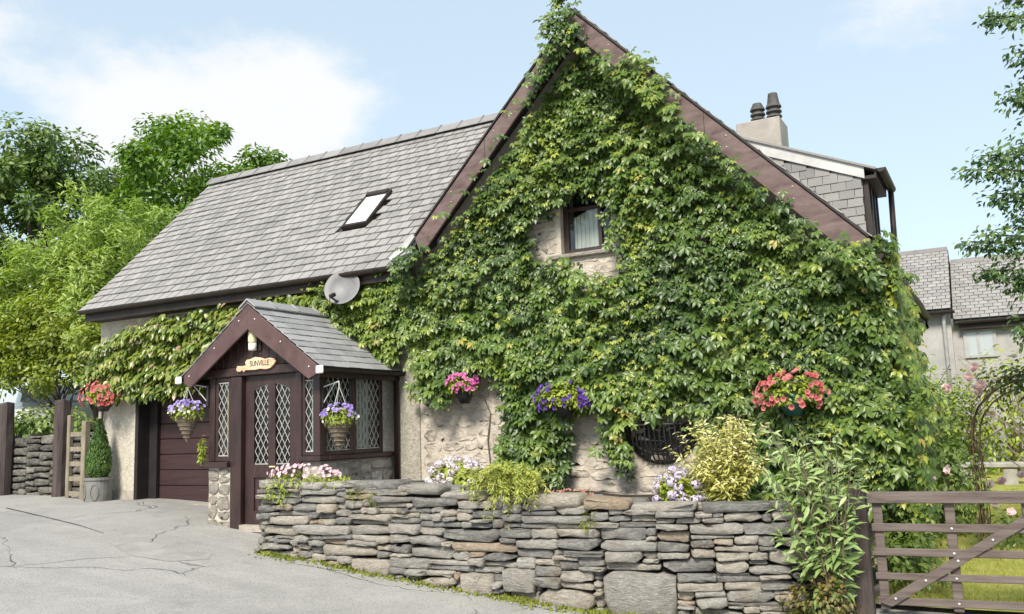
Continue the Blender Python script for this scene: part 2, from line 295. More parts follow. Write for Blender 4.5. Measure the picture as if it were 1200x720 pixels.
lilac_p = petal('lilac_hydrangea_petal', (0.55, 0.47, 0.66), (0.74, 0.67, 0.78), (0.6, 0.5, 0.7))
pinkp = petal('pale_pink_petal', (0.62, 0.38, 0.46), (0.78, 0.62, 0.66), (0.7, 0.5, 0.5))
rose_p = petal('pale_rose_petal', (0.70, 0.50, 0.53), (0.82, 0.72, 0.72), (0.75, 0.55, 0.5))
sedum_m = petal('sedum_red', (0.34, 0.17, 0.13), (0.50, 0.30, 0.24), (0.4, 0.2, 0.15))

# ------------------------------------------------------------------ mesh helpers
WL = {}
def wl(o): return WL.get(o.name, Vector((0, 0, 0))) if o else Vector((0, 0, 0))
def tag(o, label=None, cat=None, group=None, kind=None):
    if label: o['label'] = label
    if cat: o['category'] = cat
    if group: o['group'] = group
    if kind: o['kind'] = kind
    return o
def empty(name, loc, label=None, cat=None, group=None):
    o = bpy.data.objects.new(name, None); C.objects.link(o); o.location = loc; o.empty_display_size = 0.2
    WL[o.name] = Vector(loc); return tag(o, label, cat, group)
def link(name, me, parent, origin, rot=None):
    o = bpy.data.objects.new(name, me); C.objects.link(o)
    rel = Vector(origin) - wl(parent)
    if parent: o.parent = parent
    m = Matrix.Translation(rel)
    if rot is not None: m = m @ rot
    o.matrix_basis = m
    WL[o.name] = Vector(origin); return o
def npmesh(name, V, F, mat, smooth=False):
    V = np.asarray(V, np.float32); F = np.asarray(F, np.int32); k = F.shape[1]
    me = bpy.data.meshes.new(name)
    me.vertices.add(len(V)); me.vertices.foreach_set('co', V.ravel())
    me.loops.add(F.size); me.loops.foreach_set('vertex_index', F.ravel())
    me.polygons.add(len(F)); me.polygons.foreach_set('loop_start', np.arange(0, F.size, k, dtype=np.int32))
    me.polygons.foreach_set('loop_total', np.full(len(F), k, np.int32))
    if smooth: me.polygons.foreach_set('use_smooth', np.ones(len(F), bool))
    me.update(calc_edges=True)
    if mat: me.materials.append(mat)
    return me
def attr(me, name, arr):
    a = me.attributes.new(name, 'FLOAT', 'POINT'); a.data.foreach_set('value', np.asarray(arr, np.float32).ravel())

class MB:
    """collects shapes in world coordinates; build() links them as one mesh object"""
    def __init__(s): s.v = []; s.f = []
    def add(s, vs, fs):
        b = len(s.v); s.v += [tuple(v) for v in vs]; s.f += [tuple(b + i for i in f) for f in fs]; return s
    def hexa(s, p):
        return s.add(p, [(0, 3, 2, 1), (4, 5, 6, 7), (0, 1, 5, 4), (1, 2, 6, 5), (2, 3, 7, 6), (3, 0, 4, 7)])
    def box(s, x0, x1, y0, y1, z0, z1):
        return s.hexa([(x0, y0, z0), (x1, y0, z0), (x1, y1, z0), (x0, y1, z0), (x0, y0, z1), (x1, y0, z1), (x1, y1, z1), (x0, y1, z1)])
    def bar(s, a, b, w, h, up=(0, 0, 1)):
        a = Vector(a); b = Vector(b); d = (b - a).normalized(); u = Vector(up); r = d.cross(u).normalized(); u = r.cross(d)
        p = [a - r * w / 2 - u * h / 2, a + r * w / 2 - u * h / 2, a + r * w / 2 + u * h / 2, a - r * w / 2 + u * h / 2]
        return s.hexa(p + [q + (b - a) for q in p])
    def prism(s, poly, ext):
        n = len(poly); e = Vector(ext); a = [Vector(p) for p in poly]; b = [p + e for p in a]
        return s.add(a + b, [tuple(range(n))[::-1], tuple(range(n, 2 * n))] + [(i, (i + 1) % n, n + (i + 1) % n, n + i) for i in range(n)])
    def tube(s, pts, rad, n=6, cap=True):
        pts = [Vector(p) for p in pts]; rad = [rad] * len(pts) if isinstance(rad, (int, float)) else rad
        b = len(s.v)
        for i, p in enumerate(pts):
            d = (pts[min(i + 1, len(pts) - 1)] - pts[max(i - 1, 0)]).normalized()
            u = Vector((0, 0, 1)) if abs(d.z) < 0.9 else Vector((1, 0, 0)); r = d.cross(u).normalized(); u = r.cross(d)
            for k in range(n):
                a = 2 * math.pi * k / n; s.v.append(tuple(p + (r * math.cos(a) + u * math.sin(a)) * rad[i]))
        for i in range(len(pts) - 1):
            for k in range(n):
                s.f.append((b + i * n + k, b + i * n + (k + 1) % n, b + (i + 1) * n + (k + 1) % n, b + (i + 1) * n + k))
        if cap:
            s.f.append(tuple(b + k for k in range(n))[::-1]); s.f.append(tuple(b + (len(pts) - 1) * n + k for k in range(n)))
        return s
    def lathe(s, c, prof, n=16, a0=0.0, a1=2 * math.pi):
        c = Vector(c); full = abs(a1 - a0 - 2 * math.pi) < 1e-6; m = n if full else n + 1; b = len(s.v)
        for r, z in prof:
            for k in range(m):
                a = a0 + (a1 - a0) * k / n; s.v.append((c.x + r * math.cos(a), c.y + r * math.sin(a), c.z + z))
        for i in range(len(prof) - 1):
            for k in range(n if full else n):
                k2 = (k + 1) % m
                s.f.append((b + i * m + k, b + i * m + k2, b + (i + 1) * m + k2, b + (i + 1) * m + k))
        return s
    def build(s, name, mat, parent=None, smooth=False, bevel=0.0):
        V = np.array(s.v, float); lo, hi = V.min(0), V.max(0); o = Vector(((lo[0] + hi[0]) / 2, (lo[1] + hi[1]) / 2, lo[2]))
        me = bpy.data.meshes.new(name); me.from_pydata((V - np.array(o)).tolist(), [], s.f)
        if mat: me.materials.append(mat)
        if bevel:
            bm = bmesh.new(); bm.from_mesh(me)
            bmesh.ops.bevel(bm, geom=bm.edges[:], offset=bevel, segments=1, affect='EDGES', clamp_overlap=True)
            bm.to_mesh(me); bm.free()
        if smooth: me.polygons.foreach_set('use_smooth', np.ones(len(me.polygons), bool))
        me.update()
        return link(name, me, parent, o)

def fn(x, y=0.0, z=0.0): return mnoise.noise(Vector((x, y, z)))
def fbm(x, y, z=0.0): return fn(x, y, z) + 0.5 * fn(2.1 * x + 5, 2.1 * y, z) + 0.25 * fn(4.3 * x, 4.3 * y + 9, z)
def inpoly(x, z, P):
    c = False; j = len(P) - 1
    for i in range(len(P)):
        xi, zi = P[i]; xj, zj = P[j]
        if (zi > z) != (zj > z) and x < (xj - xi) * (z - zi) / (zj - zi) + xi: c = not c
        j = i
    return c

# leaf templates: x width, y length to the tip, z face normal; tv = per-vertex mark
RHOMB = (np.array([(0, 0, 0), (-.24, .45, .05), (0, 1, -.10), (.24, .45, .05)]), np.array([(0, 3, 2), (0, 2, 1)]), np.array([0, 0, 0, 0.]))
BLADE = (np.array([(-.04, 0, 0), (.04, 0, 0), (.03, .55, .04), (-.03, .55, .04), (0, 1, .16)]), np.array([(0, 1, 2), (0, 2, 3), (3, 2, 4)]), np.zeros(5))
OVATE = (np.array([(0, 0, 0), (-.23, .28, .05), (-.22, .6, .02), (0, 1, -.16), (.22, .6, .02), (.23, .28, .05), (0, .3, -.02), (0, .62, -.05)]),
         np.array([(0, 6, 1), (1, 6, 7), (1, 7, 2), (2, 7, 3), (0, 5, 6), (5, 4, 7), (5, 7, 6), (4, 3, 7)]), np.zeros(8))
LANCE = (OVATE[0] * np.array([.55, 1, 1]), OVATE[1], OVATE[2])
def palmate():
    V, F = [], []
    for a, L in ((-98, .62), (-48, .88), (0, 1.0), (48, .88), (98, .62)):
        v = OVATE[0] * np.array([L * .98, L, L]); v[[1, 5], 0] *= .62; v[[2, 4], 0] *= 1.08; v[:, 2] -= 0.10 * v[:, 1] ** 2; v[:, 1] += 0.05
        c, s_ = math.cos(R(a)), math.sin(R(a))
        w = np.stack([v[:, 0] * c + v[:, 1] * s_, -v[:, 0] * s_ + v[:, 1] * c, v[:, 2] - 0.02 * abs(a) / 98], 1)
        F.append(OVATE[1] + len(V) * 8); V.append(w)
    return (np.concatenate(V), np.concatenate(F), np.zeros(40))
PALM = palmate()
def flower(n=5, deep=.25):
    V = [(0, 0, -deep)]; T = [1.0]
    for k in range(2 * n):
        a = math.pi * k / n; r = .5 if k % 2 == 0 else .40; V.append((r * math.cos(a), r * math.sin(a), 0.02 * (k % 2))); T.append(0.0)
    for k in range(2 * n):
        a = math.pi * k / n; V.append((.2 * math.cos(a), .2 * math.sin(a), -deep * .45)); T.append(.35)
    m = 2 * n; F = []
    for k in range(m):
        k2 = (k + 1) % m
        F += [(0, 1 + m + k, 1 + m + k2), (1 + m + k, 1 + k, 1 + k2), (1 + m + k, 1 + k2, 1 + m + k2)]
    return (np.array(V), np.array(F), np.array(T))
def rose_t():
    V0, F0, T0 = flower(5, .18); Vs, Fs, Ts = [], [], []
    for k, (sc, z, a) in enumerate(((1.0, -.10, 0), (.82, .0, .6), (.6, .10, 1.1), (.36, .16, .3))):
        c, q = math.cos(a), math.sin(a); v = V0 * sc; v = np.stack([v[:, 0] * c - v[:, 1] * q, v[:, 0] * q + v[:, 1] * c, v[:, 2] + z + (.22 * sc if k else .05) * (np.hypot(V0[:, 0], V0[:, 1]) * 2)], 1)
        Fs.append(F0 + len(V0) * k); Vs.append(v); Ts.append(T0 * .5)
    return (np.concatenate(Vs), np.concatenate(Fs), np.concatenate(Ts))
ROSE = rose_t()
FLOWER = flower(); FLORET = flower(4, .05)
def norm(a): return a / np.maximum(np.linalg.norm(a, axis=1, keepdims=True), 1e-9)
def frames(nrm, tip):
    n = norm(nrm); t = norm(tip - n * np.sum(n * tip, 1, keepdims=True)); x = np.cross(t, n)
    return np.stack([x, t, n], 2)
def cloud(name, P, nrm, tip, size, ti, tmpl, mat, parent=None, smooth=False):
    P = np.asarray(P, float); N = len(P); V, F, T = tmpl
    M = frames(np.asarray(nrm, float), np.asarray(tip, float)); size = np.broadcast_to(np.asarray(size, float), (N,))
    W = np.einsum('nij,kj->nki', M, V) * size[:, None, None] + P[:, None, :]
    W = W.reshape(-1, 3); FF = (F[None] + (np.arange(N) * len(V))[:, None, None]).reshape(-1, F.shape[1])
    lo, hi = W.min(0), W.max(0); o = np.array([(lo[0] + hi[0]) / 2, (lo[1] + hi[1]) / 2, lo[2]])
    me = npmesh(name, W - o, FF, mat, smooth); attr(me, 'ti', np.repeat(np.clip(ti, 0, 1), len(V))); attr(me, 'tv', np.tile(T, N))
    return link(name, me, parent, o)
def rdir(n): return norm(rng.normal(size=(n, 3)))
UP = np.array([0, 0, 1.0])

# ------------------------------------------------------------------ ground
HX = [-60, -30, -16, -12.5, -9.5, -8, -6.4, -5, -3.66, -2, 5, 40]; HZ = [1.9, 1.1, .88, .86, .70, .54, .37, .23, .09, .04, .0, -.2]
def gz(x, y):
    z = np.interp(x, HX, HZ) + 0.035 * (min(max(y, -6), 30) - 8)
    if y > 9.2: z -= 0.035 * (min(y, 30) - 9.2)
    return float(z)
def ground_sheet(name, xs, ys, zf, mat, kind='structure', dz=0.0):
    V = [(x, y, zf(x, y) + dz) for y in ys for x in xs]; n = len(xs)
    F = [(j * n + i, j * n + i + 1, (j + 1) * n + i + 1, (j + 1) * n + i) for j in range(len(ys) - 1) for i in range(n - 1)]
    me = npmesh(name, V, F, mat, True); return tag(link(name, me, None, (0, 0, 0)), kind=kind)
gx = sorted(set([-400, -200, -100, -60, -40, -30] + list(np.arange(-24, 8.01, .4)) + [12, 20, 40, 80, 200, 400]))
gy = sorted(set([-200, -80, -30, -12] + list(np.arange(-6, 14, .4)) + [16, 20, 26, 34, 50, 100, 250, 600]))
def gnear(x, y): return gz(x, y) + 0.012 * fbm(x * .5, y * .5)
ground_sheet('road', gx, gy, gnear, asphalt_m)
def upper(x, y): return 1.86 + 0.05 * fbm(x * .4, y * .4) + 0.03 * max(0, y - 14)
ground_sheet('upper_terrace_ground', [-400, -120, -60, -40, -30, -24, -21, -19, -17, -16, -15.2, -14.5], [10.85, 11.5, 12.5, 14, 17, 22, 30, 60, 150, 500], upper, field_m)
def lawnz(x, y): return 0.12 + 0.020 * (y - 9) + 0.01 * fbm(x, y)
ground_sheet('lawn', list(np.arange(-1.25, 9, .5)) + [14, 30, 80], list(np.arange(9.25, 26, .6)) + [40, 90], lawnz, lawn_m)
# a repaired strip and an open joint in the old surface
def strip(name, pts, w, mat, dz):
    V = []; F = []
    for i, (x, y) in enumerate(pts):
        a = Vector(pts[max(i - 1, 0)]); b = Vector(pts[min(i + 1, len(pts) - 1)]); d = (b - a).normalized(); n = Vector((-d.y, d.x))
        ww = w[i] if isinstance(w, list) else w
        for s_ in (-1, 1): q = (x + n.x * ww / 2 * s_, y + n.y * ww / 2 * s_); V.append((*q, gnear(*q) + dz))
    for i in range(len(pts) - 1): F.append((2 * i, 2 * i + 2, 2 * i + 3, 2 * i + 1))
    return tag(link(name, npmesh(name, V, F, mat), None, (0, 0, 0)), kind='structure')

# ------------------------------------------------------------------ rubble stones
def stone_mesh(w, h, d, sq, seed, mat, n=0):
    """split block with cut corners: outline in (x,z) facing -y, back at y=0, front at y=-d"""
    r = random.Random(seed); V = []; F = []; ring = []
    cut = lambda: (r.uniform(.03, .16) if r.random() < .7 else r.uniform(.18, .42)) * (4.5 / sq)
    rag = lambda: (r.uniform(-.06, .03) if r.random() < .8 else r.uniform(-.16, 0)) * min(1, .12 / h)
    wob = .5 * h
    for (sx, sz, dx, dz_) in ((-1, -1, 1, 0), (1, -1, 0, 1), (1, 1, -1, 0), (-1, 1, 0, -1)):
        cx, cz = cut(), cut() * 1.2; ax = min(cx * h * 1.6, .35 * w); az = min(cz * h, .45 * h)
        p = (sx * (w / 2 - ax), sz * (h / 2 + rag() * h)); q = (sx * (w / 2 + rag() * .3 * h), sz * (h / 2 - az))
        ring += [p, q] if (sx * sz < 0) else [q, p]
        if dx:
            for mx in ((-.22, .16) if dx > 0 else (.16, -.22)) if w > .2 else (0,): ring.append(((mx + r.uniform(-.08, .08)) * w, sz * (h / 2 + rag() * h)))
    pin = r.uniform(-.42, .42) if w > 1.6 * h else r.uniform(-.15, .15)
    ring = [(x, z * (1 - abs(pin) * .5 + pin * x / w)) for x, z in ring]
    n = len(ring); bev = min(.15, r.uniform(.006, .012) / max(h, .03))
    cxr, czr = r.uniform(-.08, .08) * w, r.uniform(-.15, .15) * h
    for sc, y in ((.97, 0), (1.0, -d * .5), (.985 - bev * .2, -d * .90), (1 - bev * 1.6 if h < .2 else .86, -d)):
        for (x, z) in ring: V.append((x * (1 - (1 - sc) * h / max(w, h)) if sc > .9 else x * (1 - (1 - sc) * min(1, 1.4 * h / max(w, h))), y + r.uniform(-.07, .07) * d * (y < 0) + (r.uniform(-.010, .016) if y < -d * .8 else 0), z * sc))
    V.append((cxr, -d * r.uniform(.97, 1.10), czr))
    for q in range(3):
        for k in range(n):
            a, b = q * n + k, q * n + (k + 1) % n; F += [(a, b, b + n), (a, b + n, a + n)]
    for k in range(n): F.append((3 * n + k, 3 * n + (k + 1) % n, 4 * n))
    return npmesh('stone', V, F, mat, False)
def pack(L, bottom, top, big, wr, hr, seed, cell=.02, minw=.07):
    """random rubble: stones dropped onto the lowest free stretch of a skyline; returns (s, z, w, h)"""
    r = random.Random(seed); n = int(L / cell); H = [bottom((i + .5) * cell) for i in range(n)]; T = [top((i + .5) * cell) for i in range(n)]; out = []
    for (s, w, h) in big:
        i0 = max(0, int((s - w / 2) / cell)); i1 = min(n, int((s + w / 2) / cell)); b = max(H[i0:i1])
        out.append(((i0 + i1) * cell / 2, (sum(H[i0:i1]) / (i1 - i0) + b + h) / 2, (i1 - i0) * cell, b + h - sum(H[i0:i1]) / (i1 - i0)))
        for i in range(i0, i1): H[i] = b + h
    for it in range(6000):
        i = max(range(n), key=lambda k: T[k] - H[k])
        if T[i] - H[i] < .035: break
        a = b = i
        while a > 0 and abs(H[a - 1] - H[i]) < .017: a -= 1
        while b < n - 1 and abs(H[b + 1] - H[i]) < .017: b += 1
        b += 1; run = (b - a) * cell
        nb = min(H[a - 1] if a > 0 else 9, H[b] if b < n else 9)
        w = r.uniform(*wr) * (1.5 if r.random() < .12 else 1)
        if run - w < wr[0] * .8: w = run
        w = min(w, run, wr[1] * 1.6)
        h = r.uniform(*hr) * (.75 + .5 * min(w / wr[1], 1.1))
        if nb < 9 and abs(nb - H[i] - h) < .022 and nb > H[i] + .02: h = nb - H[i]
        if w < minw: h = max(.02, min(h, (nb - H[i]) if nb < 9 and nb > H[i] else h))
        h = min(h, T[i] - H[i] + .01)
        i0 = a if r.random() < .6 else max(a, b - int(round(w / cell))); i1 = min(b, i0 + max(1, int(round(w / cell))))
        lo = sum(H[i0:i1]) / (i1 - i0); hi = max(H[i0:i1]) + h
        out.append(((i0 + i1) * cell / 2, (lo + hi) / 2, (i1 - i0) * cell, hi - lo))
        for k in range(i0, i1): H[k] = hi
    return out
def lerp_path(P, s):
    for (a, b) in zip(P[:-1], P[1:]):
        d = math.dist(a[:2], b[:2])
        if s <= d or b is P[-1]:
            t = s / d; return [a[i] + (b[i] - a[i]) * t for i in range(len(a))], Vector((b[0] - a[0], b[1] - a[1])).normalized()
        s -= d

# front wall (x, y, base z, top z)
FW = [(-7.95, 8.0, .50, 1.28), (-6.4, 8.05, .36, 1.28), (-4.95, 8.05, .22, 1.16), (-3.6, 8.14, .07, 1.08), (-2.8, 8.30, .04, 1.05), (-1.9, 8.66, .02, 1.02), (-1.42, 8.93, .02, 1.02)]
FL = sum(math.dist(a[:2], b[:2]) for a, b in zip(FW[:-1], FW[1:]))
fwall = empty('dry_stone_wall', (-4.7, 8.2, .2), 'grey slate dry stone garden wall running from porch to gate', 'stone wall')
core = MB()
for i in range(len(FW) - 1):
    a, b = FW[i], FW[i + 1]
    def off(p, q): return (p[0], p[1] + q)
    core.hexa([(a[0] + (.05 if i == 0 else 0), a[1] + .13, a[2] - .2), (b[0], b[1] + .13, b[2] - .2), (b[0], b[1] + .42, b[2] - .2), (a[0] + (.05 if i == 0 else 0), a[1] + .42, a[2] - .2),
               (a[0] + (.05 if i == 0 else 0), a[1] + .13, a[3] - .015), (b[0], b[1] + .13, b[3] - .015), (b[0], b[1] + .42, b[3] - .015), (a[0] + (.05 if i == 0 else 0), a[1] + .42, a[3] - .015)])
core.build('wall_core', joint_m, fwall)
bigs = [(.30, .40, .10), (1.68, .54, .18), (2.55, .46, .11), (3.02, .36, .22), (4.02, .58, .20), (4.74, .70, .46), (5.42, .48, .14), (6.0, .36, .13), (3.55, .34, .12), (3.50, .36, .22)]
st = pack(FL, lambda s: lerp_path(FW, s)[0][2] - .03, lambda s: lerp_path(FW, s)[0][3], bigs, (.11, .56), (.032, .115), 11, .02, .06)
for i, (s, z, w, h) in enumerate(st):
    (x, y, _, _), d = lerp_path(FW, s); r = random.Random(i * 7 + 1)
    dd = r.uniform(.12, .21) if h < .2 else .19
    me = stone_mesh(w + .002, max(h + .004, .015), dd, r.uniform(2.0, 4.6) if h < .2 else 5.5, i, boulder_m if i < len(bigs) else rubble_m, 12)
    rot = Matrix.Rotation(math.atan2(d.y, d.x) + r.uniform(-.05, .05), 4, 'Z') @ Matrix.Rotation(r.uniform(-.05, .05) if w < .35 else r.uniform(-.02, .02), 4, 'Y')
    link('stone', me, fwall, (x, y + .14 + r.uniform(-.015, .02), z), rot)
# left return face of the wall and its capping stones
for i, (s, z, w, h) in enumerate(pack(.36, lambda s: .48, lambda s: 1.28, [], (.12, .3), (.05, .1), 5)):
    me = stone_mesh(w - .008, h - .008, .12, 4.5, 900 + i, rubble_m)
    link('stone', me, fwall, (-7.85, 8.42 - s, z), Matrix.Rotation(-math.pi / 2, 4, 'Z'))
s = 0.0; i = 0; rc = random.Random(3)
while s < FL - .1:
    w = rc.uniform(.34, .68); w = min(w, FL - s); (x, y, _, zt), d = lerp_path(FW, s + w / 2)
    h = rc.uniform(.085, .135)
    me = stone_mesh(w - .015, h, .30, 3.6, 2000 + i, rubble_m, 14)
    link('coping_stone', me, fwall, (x, y + .29 + rc.uniform(-.02, .02), zt + h / 2 - .012), Matrix.Rotation(math.atan2(d.y, d.x), 4, 'Z') @ Matrix.Rotation(rc.uniform(-.03, .03), 4, 'Y'))
    me = stone_mesh(w - .015, h * .8, .22, 3.4, 2500 + i, rubble_m, 12)
    link('coping_stone', me, fwall, (x + .1, y + .47, zt + h / 2 - .03), Matrix.Rotation(math.atan2(d.y, d.x), 4, 'Z'))
    s += w; i += 1

# planted bed between wall and house
def bedz(x, y):
    t = float(np.interp(x, [p[0] for p in FW], [p[3] for p in FW])); return t - .06 + .03 * fbm(x * 2, y * 2)
tag(link('planting_bed', npmesh('planting_bed',
    [(x, (np.interp(x, [p[0] for p in FW], [p[1] for p in FW]) + .40) * (1 - t) + 10.34 * t, bedz(x, t * 3)) for t in np.linspace(0, 1, 8) for x in np.linspace(-7.6, -1.3, 30)],
    [(j * 30 + i, j * 30 + i + 1, (j + 1) * 30 + i + 1, (j + 1) * 30 + i) for j in range(7) for i in range(29)], soil_m, True), None, (0, 0, 0)), kind='structure')

# ------------------------------------------------------------------ cottage
house = empty('cottage', (-7.5, 12.5, .7), 'creeper clad stone cottage with grey slate roof and brown bargeboards', 'cottage')
FY = 10.30                                  # facade plane
AX, AZ, SL = -4.37, 7.24, 1.04              # gable apex and roof slope
GLX, GRX = -7.0, -1.10
EVZ, EVY, MSL, RY, RZ = 4.29, 9.95, 1.017, 12.88, 7.27
def gabz(x): return AZ - abs(x - AX) * SL
WX0, WX1, WZ0, WZ1 = -4.86, -4.14, 4.12, 5.05   # gable window opening
# gable wall with the window opening: four pieces butted round it
gw = MB()
def gpiece(poly, y0=FY, y1=FY + .45): gw.prism([(x, y0, z) for x, z in poly], (0, y1 - y0, 0))
zt = lambda x: gabz(x) - .12
gpiece([(-7.55, .3), (WX0, .3), (WX0, zt(WX0)), (-6.9, zt(-6.9)), (-7.55, 4.3)])
gpiece([(WX1, .3), (-1.3, .3), (-1.3, zt(-1.3)), (WX1, zt(WX1))])
gpiece([(WX0, .3), (WX1, .3), (WX1, WZ0), (WX0, WZ0)])
gpiece([(WX0, WZ1), (WX1, WZ1), (WX1, zt(WX1)), (AX, zt(AX)), (WX0, zt(WX0))])
gwall = gw.build('gable_wall', lime_m, house)
# stones in the pieces of gable wall that the creeper leaves bare
for k, (x0, x1, z0, z1) in enumerate(((-7.1, -5.55, 1.1, 2.5), (-4.95, -2.85, 1.05, 2.3), (-5.35, -4.9, 3.6, 5.0), (-4.88, -3.9, 3.45, 4.03))):
    for i, (s, z, w, h) in enumerate(pack(x1 - x0, lambda s: z0, lambda s: z1, [], (.2, .48), (.11, .2), 40 + k)):
        if w < .1 or h < .05: continue
        me = stone_mesh(w - .012, h - .012, .013, 2.2, 3000 + 100 * k + i, facade_lime_m)
        link('wall_stone', me, gwall, (x0 + s, FY + .006, z))
MB().box(-1.72, -1.3, FY + .451, 17, .3, 3.55).build('side_wall', pebble_grey, house)
MB().prism([(-7.55, FY - .03, .6), (-7.15, FY - .03, .6), (-7.15, FY - .03, 4.2), (-7.55, FY - .03, 4.2)], (0, .029, 0)).build('corner_pilaster', pebble_grey, house, bevel=.008)
# garage front
gf = MB(); GX0, GX1, GZ0, GZ1 = -13.05, -9.75, .80, 3.02
gf.box(-14.1, GX0, FY, FY + .3, .5, 4.35).box(GX1, -7.552, FY, FY + .3, .5, 4.35).box(GX0, GX1, FY, FY + .3, GZ1, 4.35)
gf.build('garage_front_wall', pebble_m, house)
MB().box(-14.11, GX0 + .01, FY - .02, FY - .001, .6, 1.06).build('wall_plinth', plinth_m, house)
MB().box(-14.12, -13.9, FY + .301, 16, .5, 4.35).prism([(-14.1, FY + .31, 4.3), (-14.1, 15.5, 4.3), (-14.1, RY, RZ - .12)], (.2, 0, 0)).build('end_wall', pebble_m, house)
MB().box(GX0 - .03, GX0 + .05, FY - .035, FY + .30, .84, GZ1).box(GX1 - .05, GX1 + .03, FY - .03, FY + .3, .84, GZ1).box(GX0 + .05, GX1 - .05, FY - .03, FY + .3, GZ1 - .1, GZ1 + .04).build('garage_door_frame', garage_dark, house)
MB().box(GX0 + .05, GX0 + .24, FY + .20, FY + .28, .84, GZ1 - .1).build('garage_jamb', garage_dark, house)
gd = MB().box(GX0 + .2, GX1 - .05, FY + .30, FY + .34, .84, GZ1 - .1).build('garage_door', garage_m, house)
pz = .865
while pz < GZ1 - .15:
    MB().box(GX0 + .245, GX1 - .06, FY + .265, FY + .299, pz, min(pz + .252, GZ1 - .11)).build('door_panel', garage_m, gd, bevel=.009)
    pz += .262
MB().box(GX0 + .05, GX1, FY - .1, FY + .26, .78, .855).build('garage_threshold', plinth_m, house)
# roofs
roof = MB()
roof.hexa([(-14.12, EVY, EVZ - .14), (-7.12, EVY, EVZ - .14), (-4.5, RY, RZ - .14), (-14.12, RY, RZ - .14), (-14.12, EVY, EVZ - .06), (-7.12, EVY, EVZ - .06), (-4.5, RY, RZ - .06), (-14.12, RY, RZ - .06)])
roof.prism([(-14.12, RY, RZ - .06), (-14.12, 15.8, EVZ - .06), (-14.12, 15.8, EVZ - .14), (-14.12, RY, RZ - .14)], (14.12 - 4.6, 0, 0))
mroof = roof.build('main_roof', under_m, house)
def slate(w, l, t=.009):
    V = [(-w / 2, 0, 0), (w / 2, 0, 0), (w / 2, l, 0), (-w / 2, l, 0), (-w / 2, 0, t), (w / 2, 0, t), (w / 2, l, t), (-w / 2, l, t)]
    return V, [(0, 3, 2, 1), (4, 5, 6, 7), (0, 1, 5, 4), (1, 2, 6, 5), (2, 3, 7, 6), (3, 0, 4, 7)]
def lay_slates(parent, mat, org, ux, uy, un, W, Lh, sw, gauge, keep, near, nmax, seed, thick=.013):
    """courses of slates on a plane; the nmax nearest to `near` are pieces, the rest one part"""
    r = random.Random(seed); org, ux, uy, un = map(Vector, (org, ux, uy, un)); items = []
    n = int(round(Lh / gauge))
    for c in range(n):
        x = -(sw / 2 if c % 2 else 0)
        while x < W:
            ww = sw * r.uniform(.97, 1.0); a = max(x, 0); b = min(x + sw, W)
            if b - a > .03:
                p = org + ux * ((a + b) / 2) + uy * (c * gauge)
                if keep(p + uy * gauge * .5): items.append((p + un * r.uniform(.010, .015), b - a - (.016 if thick > .01 else .007), r.uniform(-.008, .008) * (3.2 if r.random() < .05 else 1), r.uniform(.000, .006 if thick > .01 else .002)))
            x += sw
    near = Vector(near); items.sort(key=lambda q: (q[0] - near).length)
    base = {}
    rest = MB()
    tilt = math.atan2(thick * 1.3, gauge)
    for k, (p, w, rz, lift) in enumerate(items):
        M = Matrix((ux, uy, un)).transposed().to_4x4() @ Matrix.Rotation(-tilt, 4, 'X') @ Matrix.Rotation(rz, 4, 'Z')
        p = p + un * (thick * 1.0 + lift)
        if k < nmax:
            key = round(w, 2)
            if key not in base:
                V, F = slate(key, gauge * 1.25, thick); me = bpy.data.meshes.new('slate'); me.from_pydata(V, [], F); me.materials.append(mat); base[key] = me
            link('slate', base[key], parent, p, M)
        else:
            V, F = slate(w, gauge * 1.25, thick); MM = Matrix.Translation(p) @ M; rest.add([MM @ Vector(v) for v in V], F)
    if rest.v: tag(rest.build('slate_courses', mat, parent), kind='stuff')
ms = math.hypot(1, MSL); uy = Vector((0, 1, MSL)) / ms; un = Vector((0, -MSL, 1)) / ms
MLEN = (RY - EVY) * ms
SKY = (-8.93, -8.40, 10.80, 11.47)
def keep_main(p):
    if p.z < gabz(p.x) + .02 and p.x > GLX - .02: return False
    return not (SKY[0] - .02 < p.x < SKY[1] + .02 and SKY[2] - .02 < p.y < SKY[3] + .02)
lay_slates(mroof, slate_m, (-14.15, EVY - .05, EVZ - .05 * MSL - .06), (1, 0, 0), uy, un, 9.75, MLEN + .03, .205, .199, keep_main, (-6.8, 10.2, 4.4), 300, 21, .018)
# ridge tiles
x = -14.16; k = 0
rt = MB()
for sgn in (-1, 1):
    rt.prism([(0, 0, .03), (0, sgn * .16, .03 - .16 * 1.0), (0, sgn * .16, .012 - .16 * 1.0), (0, 0, .005)], (.43, 0, 0))
rt.prism([(-.012, -.155, -.11), (-.012, 0, .05), (-.012, .155, -.11), (-.012, .15, -.14), (-.012, 0, .02), (-.012, -.15, -.14)], (.035, 0, 0))
rtme = bpy.data.meshes.new('ridge_tile'); rtme.from_pydata(rt.v, [], rt.f); rtme.materials.append(ridge_m)
while x < -4.9:
    link('ridge_tile', rtme, mroof, (x, RY, RZ + .045)); x += .445
